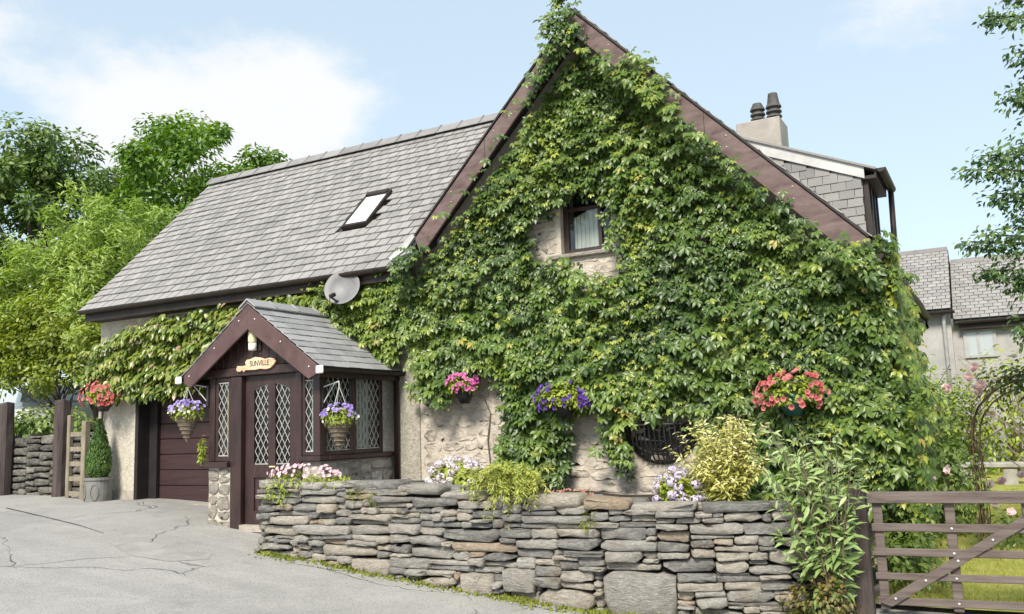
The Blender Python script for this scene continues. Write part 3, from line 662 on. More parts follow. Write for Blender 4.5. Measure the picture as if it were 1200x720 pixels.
# gable roof slabs
def slope(name, x0, z0, x1, z1, y0, y1, t, mat, parent, up=0.0):
    return MB().prism([(x0, y0, z0 + up), (x1, y0, z1 + up), (x1, y0, z1 + up - t), (x0, y0, z0 + up - t)], (0, y1 - y0, 0)).build(name, mat, parent)
groof_l = slope('gable_roof_left', AX, AZ - .02, GLX, gabz(GLX) - .02, 9.93, 13.5, .10, under_m, house)
groof_r = slope('gable_roof_right', AX, AZ - .02, GRX + .05, gabz(GRX + .05) - .02, 9.93, 17.2, .10, under_m, house)
gs = math.hypot(1, SL)
lay_slates(groof_r, slate_m, (GRX + .05, 9.90, gabz(GRX + .05) - .02), (0, 1, 0), Vector((-1, 0, SL)) / gs, Vector((SL, 0, 1)) / gs, 7.3, (AX - GRX) * -gs + .02, .272, .2, lambda p: True, (0, 0, 0), 0, 31)
lay_slates(groof_l, slate_m, (GLX, 10.45, gabz(GLX) - .02), (0, -1, 0), Vector((1, 0, SL)) / gs, Vector((-SL, 0, 1)) / gs, .56, (AX - GLX) * gs, .272, .2, lambda p: True, (0, 0, 0), 0, 33)
# bargeboards with their dark slate verge
def barge(x0, x1, h, yb, mat, parent, apexx, apexz, sl, th=.04, name='bargeboard'):
    zf = lambda x: apexz - abs(x - apexx) * sl
    s_ = 1 if x1 > x0 else -1
    return MB().prism([(x0, yb, zf(x0) - .03), (x1, yb, zf(x1) - .03), (x1 - s_ * .10, yb, zf(x1) - .03 - h * .86), (x0, yb, zf(x0) - .03 - h)], (0, th, 0)).build(name, mat, parent, bevel=.006)
barge(AX, GLX + .08, .30, 9.95 - .04, barge_m, house, AX, AZ, SL)
barge(AX + .002, GRX + .06, .31, 9.95 - .04, barge_m, house, AX, AZ, SL)
for sg, xs in ((-1, (-4.9, -5.6, -6.3)), (1, (-3.9, -3.2, -2.5, -1.8))):
    for xx in xs:
        for dzz in (.08, .22): MB().lathe((xx, 9.906, gabz(xx) - .03 - dzz), [(0, -.008), (.008, -.006), (.008, .006), (0, .008)], 6).build('nail_head', chain_m, house)
for xx in (-5.75, -2.75): MB().box(xx - .004, xx + .004, 9.9085, 9.912, gabz(xx) - .33, gabz(xx) - .035).build('board_joint', garage_dark, house)
slope('verge', AX, AZ + .012, GLX, gabz(GLX) + .012, 9.89, 9.99, .034, garage_dark, house)
slope('verge', AX + .001, AZ + .012, GRX + .04, gabz(GRX + .04) + .012, 9.89, 9.99, .034, garage_dark, house)
MB().prism([(-7.05, 9.88, 4.42), (-6.90, 9.88, 4.58), (-6.95, 9.88, 4.62), (-7.36, 9.90, 4.33), (-7.32, 9.88, 4.29)], (0, .05, 0)).build('valley_flashing', lead_m, house)
# eave: fascia, soffit, gutter
MB().box(-14.1, -7.1, 9.97, 10.0, 4.02, 4.20).build('fascia', gutter_m, house)
MB().box(-14.1, -7.1, 10.001, FY - .001, 4.03, 4.06).build('soffit', gutter_m, house)
def halfgutter(name, a, b, r, mat, parent):
    a = Vector(a); b = Vector(b); d = (b - a).normalized(); side = d.cross(Vector((0, 0, 1))).normalized(); m = MB(); n = 8
    ring = lambda p, rr: [p + side * rr * math.cos(math.pi + math.pi * k / n) + Vector((0, 0, rr * math.sin(math.pi + math.pi * k / n))) for k in range(n + 1)]
    A, B, Ai, Bi = ring(a, r), ring(b, r), ring(a, r * .9), ring(b, r * .9); base = A + B + Ai + Bi; k = n + 1; F = []
    for i in range(n): F += [(i, k + i, k + i + 1, i + 1), (2 * k + i, 2 * k + i + 1, 3 * k + i + 1, 3 * k + i), (i, i + 1, 2 * k + i + 1, 2 * k + i), (k + i, 3 * k + i, 3 * k + i + 1, k + i + 1)]
    F += [(0, 2 * k, 3 * k, k), (n, k + n, 3 * k + n, 2 * k + n), tuple(range(n + 1)), tuple(range(k, k + n + 1))[::-1]]
    return m.add(base, F).build(name, mat, parent)
halfgutter('gutter', (-14.14, 9.90, 4.20), (-7.15, 9.90, 4.20), .062, gutter_m, house)
halfgutter('side_gutter', (-1.0, 17.2, 3.60), (-1.0, 10.0, 3.60), .07, gutter_m, house)
MB().box(-1.08, -1.05, 10.0, 17.1, 3.46, 3.66).box(-1.3, -1.081, 10.0, 17.1, 3.47, 3.50).build('side_fascia', gutter_m, house)
MB().tube([(-1.0, 16.9, 3.55), (-1.0, 16.95, 3.40), (-1.22, 16.95, 3.2), (-1.24, 16.95, .6)], .04, 8).build('downpipe', gutter_m, house, True)
# gable window
win = MB().box(WX0, WX0 + .07, FY + .10, FY + .16, WZ0, WZ1).box(WX1 - .07, WX1, FY + .10, FY + .16, WZ0, WZ1).box(WX0 + .07, WX1 - .07, FY + .10, FY + .16, WZ0, WZ0 + .07).box(WX0 + .07, WX1 - .07, FY + .10, FY + .16, WZ1 - .07, WZ1)
win.box(WX0 + .50, WX0 + .545, FY + .095, FY + .155, WZ0 + .07, WZ1 - .07).box(WX0 + .07, WX0 + .5, FY + .10, FY + .15, WZ1 - .34, WZ1 - .30)
win = win.build('gable_window', brown, house)
MB().box(WX0 + .07, WX1 - .07, FY + .125, FY + .132, WZ0 + .07, WZ1 - .07).build('pane', glass_m, win)
MB().box(WX0 - .14, WX1 + .10, FY - .07, FY + .10, WZ0 - .055, WZ0 - .001).build('stone_sill', facade_stone_m, win, bevel=.01)
cb = MB()
for i in range(12): cb.box(WX0 + .12 + i * .030, WX0 + .15 + i * .030, FY + .19 + .012 * (i % 2), FY + .20 + .012 * (i % 2), WZ0 + .1, WZ0 + .52 + .012 * i)
cb.build('curtain', curtain_m, win)
MB().box(WX0 - .3, WX1 + .3, FY + .46, FY + .50, WZ0 - .2, WZ1 + .2).build('room_shadow_wall', dark_room, win)
# skylight
sx0, sx1, sy0, sy1 = SKY
def on_main(x, y, h): q = Vector((x, y, EVZ - .06 + (y - EVY) * MSL)) + un * h; return q
def slab(x0, x1, y0, y1, h0, h1): return [on_main(x0, y0, h0), on_main(x1, y0, h0), on_main(x1, y1, h0), on_main(x0, y1, h0), on_main(x0, y0, h1), on_main(x1, y0, h1), on_main(x1, y1, h1), on_main(x0, y1, h1)]
sk = MB(); t = .045
sk.hexa(slab(sx0, sx0 + t, sy0, sy1, 0, .085)).hexa(slab(sx1 - t, sx1, sy0, sy1, 0, .10)).hexa(slab(sx0 + t, sx1 - t, sy0, sy0 + .04, 0, .095)).hexa(slab(sx0 + t, sx1 - t, sy1 - .06, sy1, 0, .12))
skw = sk.build('skylight', gutter_m, house, bevel=.004)
MB().hexa(slab(sx0 + t, sx1 - t, sy0 + .04, sy1 - .06, .05, .075)).build('skylight_pane', skyglass_m, skw)
# chimney
ch = MB().box(-3.36, -2.66, 14, 14.62, 5.2, 6.70).build('chimney', chim_m, house, bevel=.012)
for (px, py, h, r) in ((-3.06, 14.3, .37, .115), (-2.80, 14.3, .49, .12)):
    prof = [(r * .8, 0), (r * .8, .03)]
    for q in range(3): prof += [(r * .72, .04 + q * .085), (r * .72, .075 + q * .085), (r * 1.08, .082 + q * .085), (r * .98, .115 + q * .085)]
    prof += [(r * .85, .31), (r * .62, h), (r * .5, h), (r * .5, h - .1)]
    pot = MB().lathe((px, py, 6.70), prof, 14).build('chimney_pot', pot_m, ch)
# dormer on the right slope, its slate-hung cheek towards the road
DY0, DY1 = 11.0, 12.0; DX1 = -1.19
def dz(x): return 4.82 + (DX1 - x) * .435
dpts = [(DX1, gabz(DX1) - .05), (DX1, dz(DX1)), (-3.0, dz(-3.0)), (-3.0, gabz(-3.0) - .1)]
dorm = MB().prism([(x, DY0, z) for x, z in dpts], (0, DY1 - DY0, 0)).build('dormer', under_m, house)
def keep_cheek(p): return p.z + .10 > gabz(p.x) and p.z < dz(p.x) - .10
lay_slates(dorm, slate_cheek_m, (-2.95, DY0 - .003, 3.72), (1, 0, 0), (0, 0, 1), (0, -1, 0), 2.95 + DX1, 1.6, .175, .108, keep_cheek, (0, 0, 0), 300, 51, .008)
MB().prism([(DX1 + .03, DY0 - .05, dz(DX1) + .02), (-3.05, DY0 - .05, dz(-3.05) + .02), (-3.05, DY0 - .05, dz(-3.05) - .13), (DX1 + .03, DY0 - .05, dz(DX1) - .13)], (0, .045, 0)).build('dormer_barge', lead_m, dorm)
MB().prism([(DX1 + .16, DY0 - .08, dz(DX1 + .16) + .05), (-3.1, DY0 - .08, dz(-3.1) + .05), (-3.1, DY0 - .08, dz(-3.1) + .022), (DX1 + .16, DY0 - .08, dz(DX1 + .16) + .022)], (0, DY1 - DY0 + .16, 0)).build('dormer_roof', slate_cheek_m, dorm)
halfgutter('dormer_gutter', (DX1 + .22, DY1 + .08, dz(DX1) - .04), (DX1 + .22, DY0 - .08, dz(DX1) - .04), .055, gutter_m, dorm)
MB().box(DX1 + .005, DX1 + .16, DY0 - .04, DY1 + .05, dz(DX1) - .14, dz(DX1) - .10).box(DX1 + .14, DX1 + .16, DY0 - .04, DY1 + .05, dz(DX1) - .10, dz(DX1) - .01).build('dormer_soffit', gutter_m, dorm)
for q in range(4):
    yy = DY0 + .02 + q * .30; MB().box(DX1 + .004, DX1 + .055, yy, yy + .07, 3.86, dz(DX1) - .14).build('window_post', gutter_m, dorm)
for q in range(3):
    yy = DY0 + .09 + q * .30; MB().box(DX1 + .006, DX1 + .03, yy, yy + .23, 3.95, dz(DX1) - .2).build('dormer_pane', skyglass_m, dorm)
MB().box(DX1 + .004, DX1 + .10, DY0 - .02, DY1, 3.78, 3.855).build('dormer_sill', lead_m, dorm)
MB().tube([(DX1 + .22, DY1 - .05, dz(DX1) - .1), (DX1 + .20, DY1 - .05, 3.55)], .035, 8).build('dormer_downpipe', gutter_m, dorm, True)

# ------------------------------------------------------------------ porch
PY, PXL, PXR = 8.73, -9.61, -7.62
porch = empty('entrance_porch', (-8.6, 9.4, .7), 'dark brown timber porch with leaded windows and small slate roof', 'porch')
PB, PA, PAZ, PSL = 8.53, -8.69, 3.68, .735       # bargeboard plane, apex, slope
pz_ = lambda x: PAZ - abs(x - PA) * PSL
pier = MB().box(PXL, -9.20, PY + .02, PY + .30, .60, 1.50).build('pier_core', lime_m, porch)
for i, (s, z, w, h) in enumerate(pack(.41, lambda s: .62, lambda s: 1.49, [], (.12, .24), (.09, .2), 61)):
    if h > .04: link('pier_stone', stone_mesh(w - .012, h - .012, .026, 2.6, 4000 + i, facade_stone_m), pier, (PXL + s, PY + .028, z))
for i, (s, z, w, h) in enumerate(pack(.30, lambda s: .62, lambda s: 1.49, [], (.14, .26), (.11, .2), 62)):
    if h > .04: link('pier_stone', stone_mesh(w - .012, h - .012, .026, 2.6, 4100 + i, facade_stone_m), pier, (PXL + .008, PY + .32 - s, z), Matrix.Rotation(-math.pi / 2, 4, 'Z'))
# side and back plinth walls
MB().box(-7.92, PXR, PY + .02, FY - .002, .55, 1.56).build('plinth_wall', plinth_m, porch)
for i, (s, z, w, h) in enumerate(pack(FY - PY - .1, lambda s: 1.2, lambda s: 1.55, [], (.2, .4), (.12, .2), 63)):
    if h > .05: link('plinth_stone', stone_mesh(w - .03, h - .03, .02, 3.5, 4200 + i, facade_lime_m), porch, (PXR - .004, PY + .06 + s, z), Matrix.Rotation(math.pi / 2, 4, 'Z'))
MB().box(PXL, PXL + .12, PY + .31, FY - .002, .55, 2.72).build('side_panel', brown, porch)
MB().box(-9.0, -7.93, PY + .06, FY - .002, .60, .74).build('porch_floor', plinth_m, porch)
# posts and rails
def post(x0, x1, y0, y1, z0, z1, name='post', mat=brown): return MB().box(x0, x1, y0, y1, z0, z1).build(name, mat, porch, bevel=.008)
post(-9.198, -9.0, PY, PY + .12, .60, 2.72)
post(-8.03, -7.93, PY, PY + .10, .74, 2.72)
post(-7.70, -7.61, PY - .012, PY + .09, 1.63, 2.72)
post(PXL, -9.50, PY, PY + .10, 1.58, 2.72)
MB().box(PXL - .01, -7.61, PY - .02, PY + .11, 2.721, 2.84).build('lintel', brown, porch, bevel=.008)
MB().box(PXL - .06, -9.19, PY - .07, PY + .32, 1.50, 1.575).build('sill', brown, porch, bevel=.01)
MB().box(-7.93, -7.56, PY - .07, PY + .12, 1.565, 1.63).build('sill', brown, porch, bevel=.01)
MB().box(-7.70, -7.55, PY + .121, FY - .06, 1.565, 1.625).build('sill', brown, porch, bevel=.01)
# gable boarding
bx = -9.62
while bx < -7.75:
    x1 = min(bx + .135, -7.74)
    MB().prism([(bx + .003, PY + .01, 2.845), (x1, PY + .01, 2.845), (x1, PY + .01, pz_(x1) - .10), (bx + .003, PY + .01, pz_(bx) - .10)] if not bx < PA < x1 else
               [(bx + .003, PY + .01, 2.845), (x1, PY + .01, 2.845), (x1, PY + .01, pz_(x1) - .1), (PA, PY + .01, pz_(PA) - .1), (bx + .003, PY + .01, pz_(bx) - .1)], (0, .03, 0)).build('gable_board', brown, porch, bevel=.004)
    bx += .14
def lattice(m, x0, x1, z0, z1, put, cw=.098, chh=.168, t=.0062, top=None):
    """diagonal leading clipped to the pane; put(u, z) gives a world point"""
    sl = chh / cw; k = -40
    for sg in (1, -1):
        for k in range(-40, 60):
            c = k * chh
            pts = []
            for q in range(33):
                u = x0 + (x1 - x0) * q / 32; z = z0 + c + sg * sl * (u - x0)
                zt_ = top(u) if top else z1
                if z0 <= z <= zt_: pts.append((u, z))
            if len(pts) >= 2: m.bar(put(*pts[0]), put(*pts[-1]), t, t)
def leaded(name, x0, x1, z0, z1, put, parent, frame=.035, depth=.03, top=None, back=None):
    """pane with white diamond leading, parts of the given parent"""
    o = Vector(put(x0, z0)); e = (Vector(put(x1, z0)) - o).normalized(); nn = e.cross(Vector((0, 0, 1)))
    poly = [(x0, z0), (x1, z0)] + ([(x1, top(x1)), ((x0 + x1) / 2, top((x0 + x1) / 2)), (x0, top(x0))] if top else [(x1, z1), (x0, z1)])
    MB().prism([Vector(put(u, z)) - nn * .012 for u, z in poly], -nn * .006).build('pane', glass_m, parent)
    m = MB(); lattice(m, x0, x1, z0, z1, put, top=top)
    n = len(poly)
    for i in range(n): m.bar(put(*poly[i]), put(*poly[(i + 1) % n]), .010, .012)
    return m.build('leading', leadline_m, parent)
put_f = lambda dy: (lambda u, z: (u, PY + dy, z))
put_s = lambda dx: (lambda u, z: (PXR + dx, u, z))
def frame(name, x0, x1, z0, z1, fw, fy0, fy1, side=False):
    m = MB()
    for a, b, c, d in ((x0, x0 + fw, z0, z1), (x1 - fw, x1, z0, z1), (x0 + fw, x1 - fw, z0, z0 + fw), (x0 + fw, x1 - fw, z1 - fw, z1)):
        if side: m.box(fy0, fy1, a, b, c, d)
        else: m.box(a, b, fy0, fy1, c, d)
    return m.build(name, brown, porch, bevel=.005)
w1 = frame('sidelight', -9.50, -9.20, 1.58, 2.72, .055, PY + .02, PY + .08); leaded('l', -9.443, -9.257, 1.655, 2.645, put_f(.03), w1)
w2 = frame('sidelight', -7.93, -7.70, 1.632, 2.72, .05, PY + .02, PY + .08); leaded('l', -7.875, -7.748, 1.69, 2.60, put_f(.03), w2)
w3 = frame('side_window', PY + .09, 9.42, 1.627, 2.72, .06, PXR - .08, PXR - .01, True); leaded('l', PY + .155, 9.355, 1.69, 2.655, put_s(-.03), w3)
w4 = frame('side_window', 9.425, 10.06, 1.627, 2.72, .06, PXR - .08, PXR - .01, True); leaded('l', 9.49, 9.995, 1.69, 2.655, put_s(-.03), w4)
MB().box(PXR - .1, PXR - .005, 10.065, FY - .002, 1.63, 2.85).build('wall_return', pebble_grey, porch)
MB().box(PXR - .1, PXR + .005, PY + .03, FY - .005, 2.721, 2.84).build('eaves_beam', brown, porch)
# door: two tall arched lights over two panels
DXa, DXb = -8.985, -8.04
m = MB(); dy0, dy1 = PY + .075, PY + .12
arch = lambda u: 2.50 + .10 * (1 - ((u - (DXa + DXb) / 2) / .36) ** 2)
la, lb, ra, rb = -8.83, -8.575, -8.45, -8.195
m.box(DXa, la, dy0, dy1, .75, 2.715).box(rb, DXb, dy0, dy1, .75, 2.715).box(lb, ra, dy0, dy1, .75, 2.715)
for (a, b) in ((la, lb), (ra, rb)):
    m.box(a, b, dy0, dy1, 1.36, 1.53).box(a, b, dy0, dy1, .75, .92).box(a, b, dy0 + .02, dy1 - .005, .92, 1.36)
    q = 6; us = [a + (b - a) * i / q for i in range(q + 1)]
    m.prism([(u, dy0, arch(u)) for u in us] + [(b, dy0, 2.715), (a, dy0, 2.715)], (0, dy1 - dy0, 0))
door = m.build('door', brown, porch)
leaded('l', la + .006, lb - .006, 1.535, 2.6, put_f(.095), door, top=arch); leaded('l', ra + .006, rb - .006, 1.535, 2.6, put_f(.095), door, top=arch)
for (a, b) in ((la, lb), (ra, rb)): MB().box(a + .03, b - .03, dy0 + .006, dy0 + .022, .96, 1.32).build('door_panel', brown, door, bevel=.006)
MB().tube([(-8.50, dy0 - .05, 1.50), (-8.40, dy0 - .05, 1.50)], .011, 8).tube([(-8.50, dy0, 1.50), (-8.50, dy0 - .05, 1.50)], .011, 8).build('door_handle', brass_m, door)
MB().box(-9.0, -8.03, PY - .02, PY + .13, .66, .745).build('door_step', plinth_m, porch)
MB().box(-9.3, -9.2, PY - .05, PY - .0, .62, .70).build('drain_block', white_m, porch, bevel=.01)
# inside: pale curtain and a dark back
cm = MB()
for i in range(9): cm.box(-7.80 + .02 * (i % 2), -7.79 + .02 * (i % 2), 9.62 + i * .035, 9.655 + i * .035, 1.66, 2.7)
cm.build('curtain', curtain_m, porch)
cm = MB()
for i in range(5): cm.box(-9.42 + i * .03, -9.39 + i * .03, PY + .16 + .015 * (i % 2), PY + .17 + .015 * (i % 2), 1.6, 2.7)
cm.build('curtain', warm_cloth, porch)
cm = MB()
for i in range(4): cm.box(-7.90 + i * .028, -7.872 + i * .028, PY + .17 + .015 * (i % 2), PY + .18 + .015 * (i % 2), 1.65, 2.7)
cm.build('curtain', curtain_m, porch)
MB().box(-9.48, -7.75, FY - .03, FY - .008, .7, 2.84).build('inner_wall', dark_room, porch)
# porch roof
pr = MB()
for sg in (-1, 1):
    xe = PA + sg * 1.24
    pr.prism([(PA, PB + .03, PAZ - .02), (xe, PB + .03, pz_(xe) - .02), (xe, PB + .03, pz_(xe) - .09), (PA, PB + .03, PAZ - .09)], (0, FY - PB - .035, 0))
proof = pr.build('porch_roof', under_m, porch)
ps = math.hypot(1, PSL); plen = 1.25 * ps
lay_slates(proof, slate_porch_m, (PA + 1.26, PB, pz_(PA + 1.26) - .02), (0, 1, 0), Vector((-1, 0, PSL)) / ps, Vector((PSL, 0, 1)) / ps, FY - PB - .01, plen, .27, .157, lambda p: True, (0, 0, 0), 300, 71, .008)
lay_slates(proof, slate_porch_m, (PA - 1.26, FY - .01, pz_(PA - 1.26) - .02), (0, -1, 0), Vector((1, 0, PSL)) / ps, Vector((-PSL, 0, 1)) / ps, FY - PB - .01, plen, .27, .157, lambda p: True, (0, 0, 0), 300, 72, .008)
y = PB - .015
for k in range(4):
    m = MB(); L = .445
    for sg in (-1, 1): m.prism([(PA, y, PAZ + .055), (PA + sg * .15, y, PAZ + .055 - .15 * PSL), (PA + sg * .15, y, PAZ + .035 - .15 * PSL), (PA, y, PAZ + .035)], (0, L - .012, 0))
    m.prism([(PA - .145, y + L - .03, PAZ - .04), (PA, y + L - .03, PAZ + .07), (PA + .145, y + L - .03, PAZ - .04), (PA, y + L - .03, PAZ + .05)], (0, .028, 0))
    m.build('ridge_tile', slate_porch_m, proof); y += L
def pbarge(sg):
    xe = PA + sg * 1.20; h = .33
    return MB().prism([(PA, PB, PAZ - .03), (xe, PB, pz_(xe) - .03), (xe, PB, pz_(xe) - .14), (xe - sg * .14, PB, pz_(xe) - .14 - .06), (PA, PB, PAZ - .03 - h)], (0, .035, 0)).build('bargeboard', porch_barge_m, porch, bevel=.006)
pbarge(-1); pbarge(1)
for sg in (-1, 1):
    for f in (.12, .5, .9):
        xx = PA + sg * 1.2 * f; o = MB().lathe((0, 0, 0), [(.0, 0), (.011, .002), (.008, .006), (0, .008)], 8).build('screw_cover', white_m, porch)
        p_ = Vector((xx, PB - .008, pz_(xx) - .13)); o.matrix_basis = Matrix.Translation(p_ - wl(porch)) @ Matrix.Rotation(math.pi / 2, 4, 'X')
    xe = PA + sg * 1.27
    halfgutter('gutter', (xe, FY - .02, pz_(xe) - .01) if sg > 0 else (xe, PB - .01, pz_(xe) - .01), (xe, PB - .01, pz_(xe) - .01) if sg > 0 else (xe, FY - .02, pz_(xe) - .01), .055, gutter_m, porch)
    MB().box(xe - .06, xe + .06, PB - .04, PB - .012, pz_(xe) - .09, pz_(xe) + .012).build('gutter_end_cap', white_m, porch, bevel=.012)
    MB().box(min(xe - sg * .09, xe - sg * .06), max(xe - sg * .09, xe - sg * .06), PB + .04, FY - .02, pz_(xe) - .13, pz_(xe) - .0).build('fascia', brown, porch)
MB().tube([(-7.43, FY - .10, 2.72), (-7.50, FY - .09, 2.62), (-7.52, FY - .075, 1.1)], .042, 10).build('downpipe', brown, porch, True)

# lamp and carved name board on the porch gable
lamp = empty('wall_lamp', (-8.70, PY - .02, 2.95), 'cream glass wall lamp under the peak of the porch gable', 'lamp')
MB().box(-8.77, -8.63, PY - .02, PY + .008, 3.04, 3.32).build('back_plate', iron_m, lamp, bevel=.008)
MB().lathe((-8.715, PY - .075, 3.15), [(.0, .0), (.055, 0), (.06, .02), (.06, .15), (.05, .17), (0, .175)], 14).build('glass_shade', (lambda s: s.done(s.bsdf((0.80, 0.70, 0.45), 0.3, None, 0.5).outputs[0]))(NT('cream_glass')), lamp, True)
MB().lathe((-8.715, PY - .075, 3.045), [(.0, .0), (.05, 0), (.056, .02), (.056, .10), (0, .104)], 14).build('sensor_base', white_m, lamp, True)
sgn = empty('name_board', (-8.67, PY - .03, 2.86), 'carved wooden house name board above the porch door', 'sign')
outl = [(-9.04, 2.885), (-9.02, 2.855), (-8.97, 2.85), (-8.93, 2.87), (-8.90, 2.84), (-8.87, 2.865), (-8.70, 2.86), (-8.60, 2.868), (-8.50, 2.855), (-8.42, 2.87), (-8.36, 2.91), (-8.33, 2.95), (-8.36, 2.99), (-8.43, 3.005), (-8.52, 2.995), (-8.60, 3.02), (-8.70, 3.035), (-8.78, 3.01), (-8.85, 3.005), (-8.875, 2.97), (-8.86, 2.93), (-8.93, 2.925), (-9.02, 2.93)]
MB().prism([(x, PY - .055, z - .075) for x, z in outl], (0, .03, 0)).build('board', signwood_m, sgn, bevel=.004)
fc = bpy.data.curves.new('lettering', 'FONT'); fc.body = 'SUNVILLE'; fc.size = .105; fc.align_x = 'CENTER'; fc.align_y = 'CENTER'; fc.extrude = .002
to = bpy.data.objects.new('tmp_text', fc); C.objects.link(to); bpy.context.view_layer.update()
tm = bpy.data.meshes.new_from_object(to.evaluated_get(bpy.context.evaluated_depsgraph_get())); bpy.data.objects.remove(to)
tm.materials.append(ink_m); tm.name = 'lettering'
link('lettering', tm, sgn, (-8.61, PY - .0575, 2.868), Matrix.Rotation(math.pi / 2, 4, 'X') @ Matrix.Scale(.78, 4, (1, 0, 0)))

# satellite dish
sdh = empty('satellite_dish', (-8.15, FY, 3.7), 'round grey satellite dish on the wall above the porch roof', 'satellite dish')
m = MB(); prof = [(0, 0), (.09, .008), (.18, .035), (.265, .08), (.272, .078), (.18, .027), (.09, 0), (0, -.008)]
m.lathe((0, 0, 0), prof, 28); ax = Vector((.28, -.88, .30)).normalized()
rot = ax.to_track_quat('Z', 'Y').to_matrix().to_4x4(); dc = Vector((-8.14, 9.86, 3.96))
m.v = [tuple((rot @ Vector(v)) + dc) for v in m.v]; m.build('dish', dish_m, sdh, True)
lp = dc + ax * .33 + Vector((-.10, 0, -.24))
MB().tube([dc - Vector((0, -.02, .25)), lp], .014, 6).build('feed_arm', iron_m, sdh)
MB().bar(lp, lp + (dc - lp).normalized() * .11, .055, .055).build('receiver', garage_dark, sdh, bevel=.01)
MB().tube([lp, lp + Vector((-.06, .05, -.16)), (-8.3, FY - .03, 3.5), (-8.32, FY - .02, 3.0)], .006, 5).build('cable', garage_dark, sdh)
MB().tube([dc - ax * .01, dc - ax * .10 - Vector((0, 0, .1)), (-8.14, FY, 3.66)], .022, 8).build('bracket', iron_m, sdh)

# ------------------------------------------------------------------ creeper over the gable
RP = [(-4.52, 7.5), (-4.27, 6.98), (-4.16, 6.45), (-3.74, 6.26), (-3.48, 6.34), (-3.20, 6.02), (-3.12, 5.64), (-2.80, 5.12), (-2.50, 4.90), (-2.28, 4.58), (-1.80, 4.06), (-1.42, 3.70), (-1.12, 3.70), (-0.95, 3.4), (-0.95, .6), (-2.3, .6)]
LP = [(-4.64, 7.05), (-4.76, 6.56), (-5.00, 6.16), (-5.23, 5.76), (-5.54, 5.46), (-5.93, 5.12), (-6.22, 4.80), (-6.46, 4.46), (-6.85, 4.30), (-7.26, 4.36), (-7.72, 4.17), (-8.34, 4.16), (-9.17, 4.13), (-9.43, 3.95), (-8.59, 3.36), (-7.89, 2.9), (-7.41, 2.87), (-7.35, 3.2), (-7.12, 3.18), (-6.93, 2.42), (-6.5, 2.28), (-6.45, 2.70), (-5.76, 2.66), (-5.62, 2.12), (-5.80, 1.35), (-4.86, 1.30), (-4.80, 2.10), (-4.30, 2.15), (-4.27, 1.60), (-4.02, 1.36), (-3.96, 2.02), (-3.12, 2.05), (-2.92, 1.0)]
IVY = RP + LP[::-1]
HOLE = [(-5.18, 4.60), (-4.86, 4.70), (-4.62, 4.86), (-4.16, 4.84), (-4.06, 4.14), (-3.90, 4.0), (-3.98, 3.66), (-4.35, 3.74), (-4.72, 3.98), (-5.02, 3.90), (-5.26, 4.20)]
creeper = empty('wall_creeper', (-4.4, 10.2, 1.0), 'large dark green creeper covering the stone gable wall', 'climbing plant')
P, N_, T_, S_, TI = [], [], [], [], []
r = random.Random(5)
NL = 19000
def relief(x, z): return 0.5 + 0.62 * fbm(x * 1.25 + 3, z * 1.25, 2.0) + .22 * fn(x * 4.1, z * 4.1, 7)
while len(P) < NL:
    x = r.uniform(-9.5, -.9); z = r.uniform(.6, 7.55)
    jx, jz = x + r.gauss(0, .07), z + r.gauss(0, .07)
    if not inpoly(jx, jz, IVY) or inpoly(x + r.gauss(0, .045), z + r.gauss(0, .045), HOLE): continue
    if z < bedz(min(max(x, -7.9), -1.5), 0) - .02: continue
    rel = min(max(relief(x, z), 0.0), 1.15)
    band = gabz(x) - z
    dmin = .41 if band < .50 and -7.1 < x < -1.0 else (.10 if x > -7.2 else .06)
    if abs(x + 4.5) < .5 and 3.9 < z < 5.1: dmin = .07
    dmax = dmin + .08 + .30 * rel
    saw = (z / .46 + 1.5 * fn(x * 1.0, z * .6, 5) + .8 * fn(x * 2.9, z * 1.5, 6)) % 1.0      # layered drapes, each overhanging the next
    dmax = dmin + (dmax - dmin) * (.45 + .75 * (1 - saw)) + .05
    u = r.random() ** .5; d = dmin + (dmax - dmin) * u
    if x > -1.3: d -= .2 * (x + 1.3)
    P.append((x, FY - d, z)); out = np.array([.15, -1.0, 0])
    N_.append(out * .8 + UP * (.45 + .35 * u) + np.array([r.gauss(0, .34), r.gauss(0, .2), r.gauss(0, .3)]))
    T_.append(np.array([r.gauss(0, .42), -.30, -1.1 + r.gauss(0, .2)]))
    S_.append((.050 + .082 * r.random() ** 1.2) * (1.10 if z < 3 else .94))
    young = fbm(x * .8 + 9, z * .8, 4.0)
    TI.append(.08 + .42 * u * (.5 + .5 * min(rel, 1)) + .20 * young + r.gauss(0, .085) + (.40 if r.random() < .035 else 0) + (.10 if z > 5.2 or x < -6.6 else 0))  # inner leaves tinted darker: shade inside the creeper put into leaf colour
# round the corner, on the side wall
n0 = len(P)
while len(P) < n0 + 3600:
    y = 10.0 + r.random() ** 1.4 * 3.6; z = r.uniform(.35, 3.85 - .10 * (y - 10))
    rel = min(max(relief(y * 1.1 + 20, z), 0), 1.1); dm = .12 + .34 * rel + .12 * math.sin(max(0, min(1, (z - .3) / 3.2)) * math.pi) + (.10 if y < 10.5 else 0)
    u = r.random() ** .6; d = .03 + dm * u
    P.append((-1.28 + d, y, z)); N_.append(np.array([.75, -.45, .55]) + np.array([r.gauss(0, .3), r.gauss(0, .3), r.gauss(0, .3)]))
    T_.append(np.array([.3, r.gauss(-.2, .5), -1.0])); S_.append(r.uniform(.075, .125))
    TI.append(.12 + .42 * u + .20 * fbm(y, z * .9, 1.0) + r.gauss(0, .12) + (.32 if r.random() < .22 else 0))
P, N_, T_, S_, TI = map(np.array, (P, N_, T_, S_, TI)); TI = np.clip(TI, 0, 1)
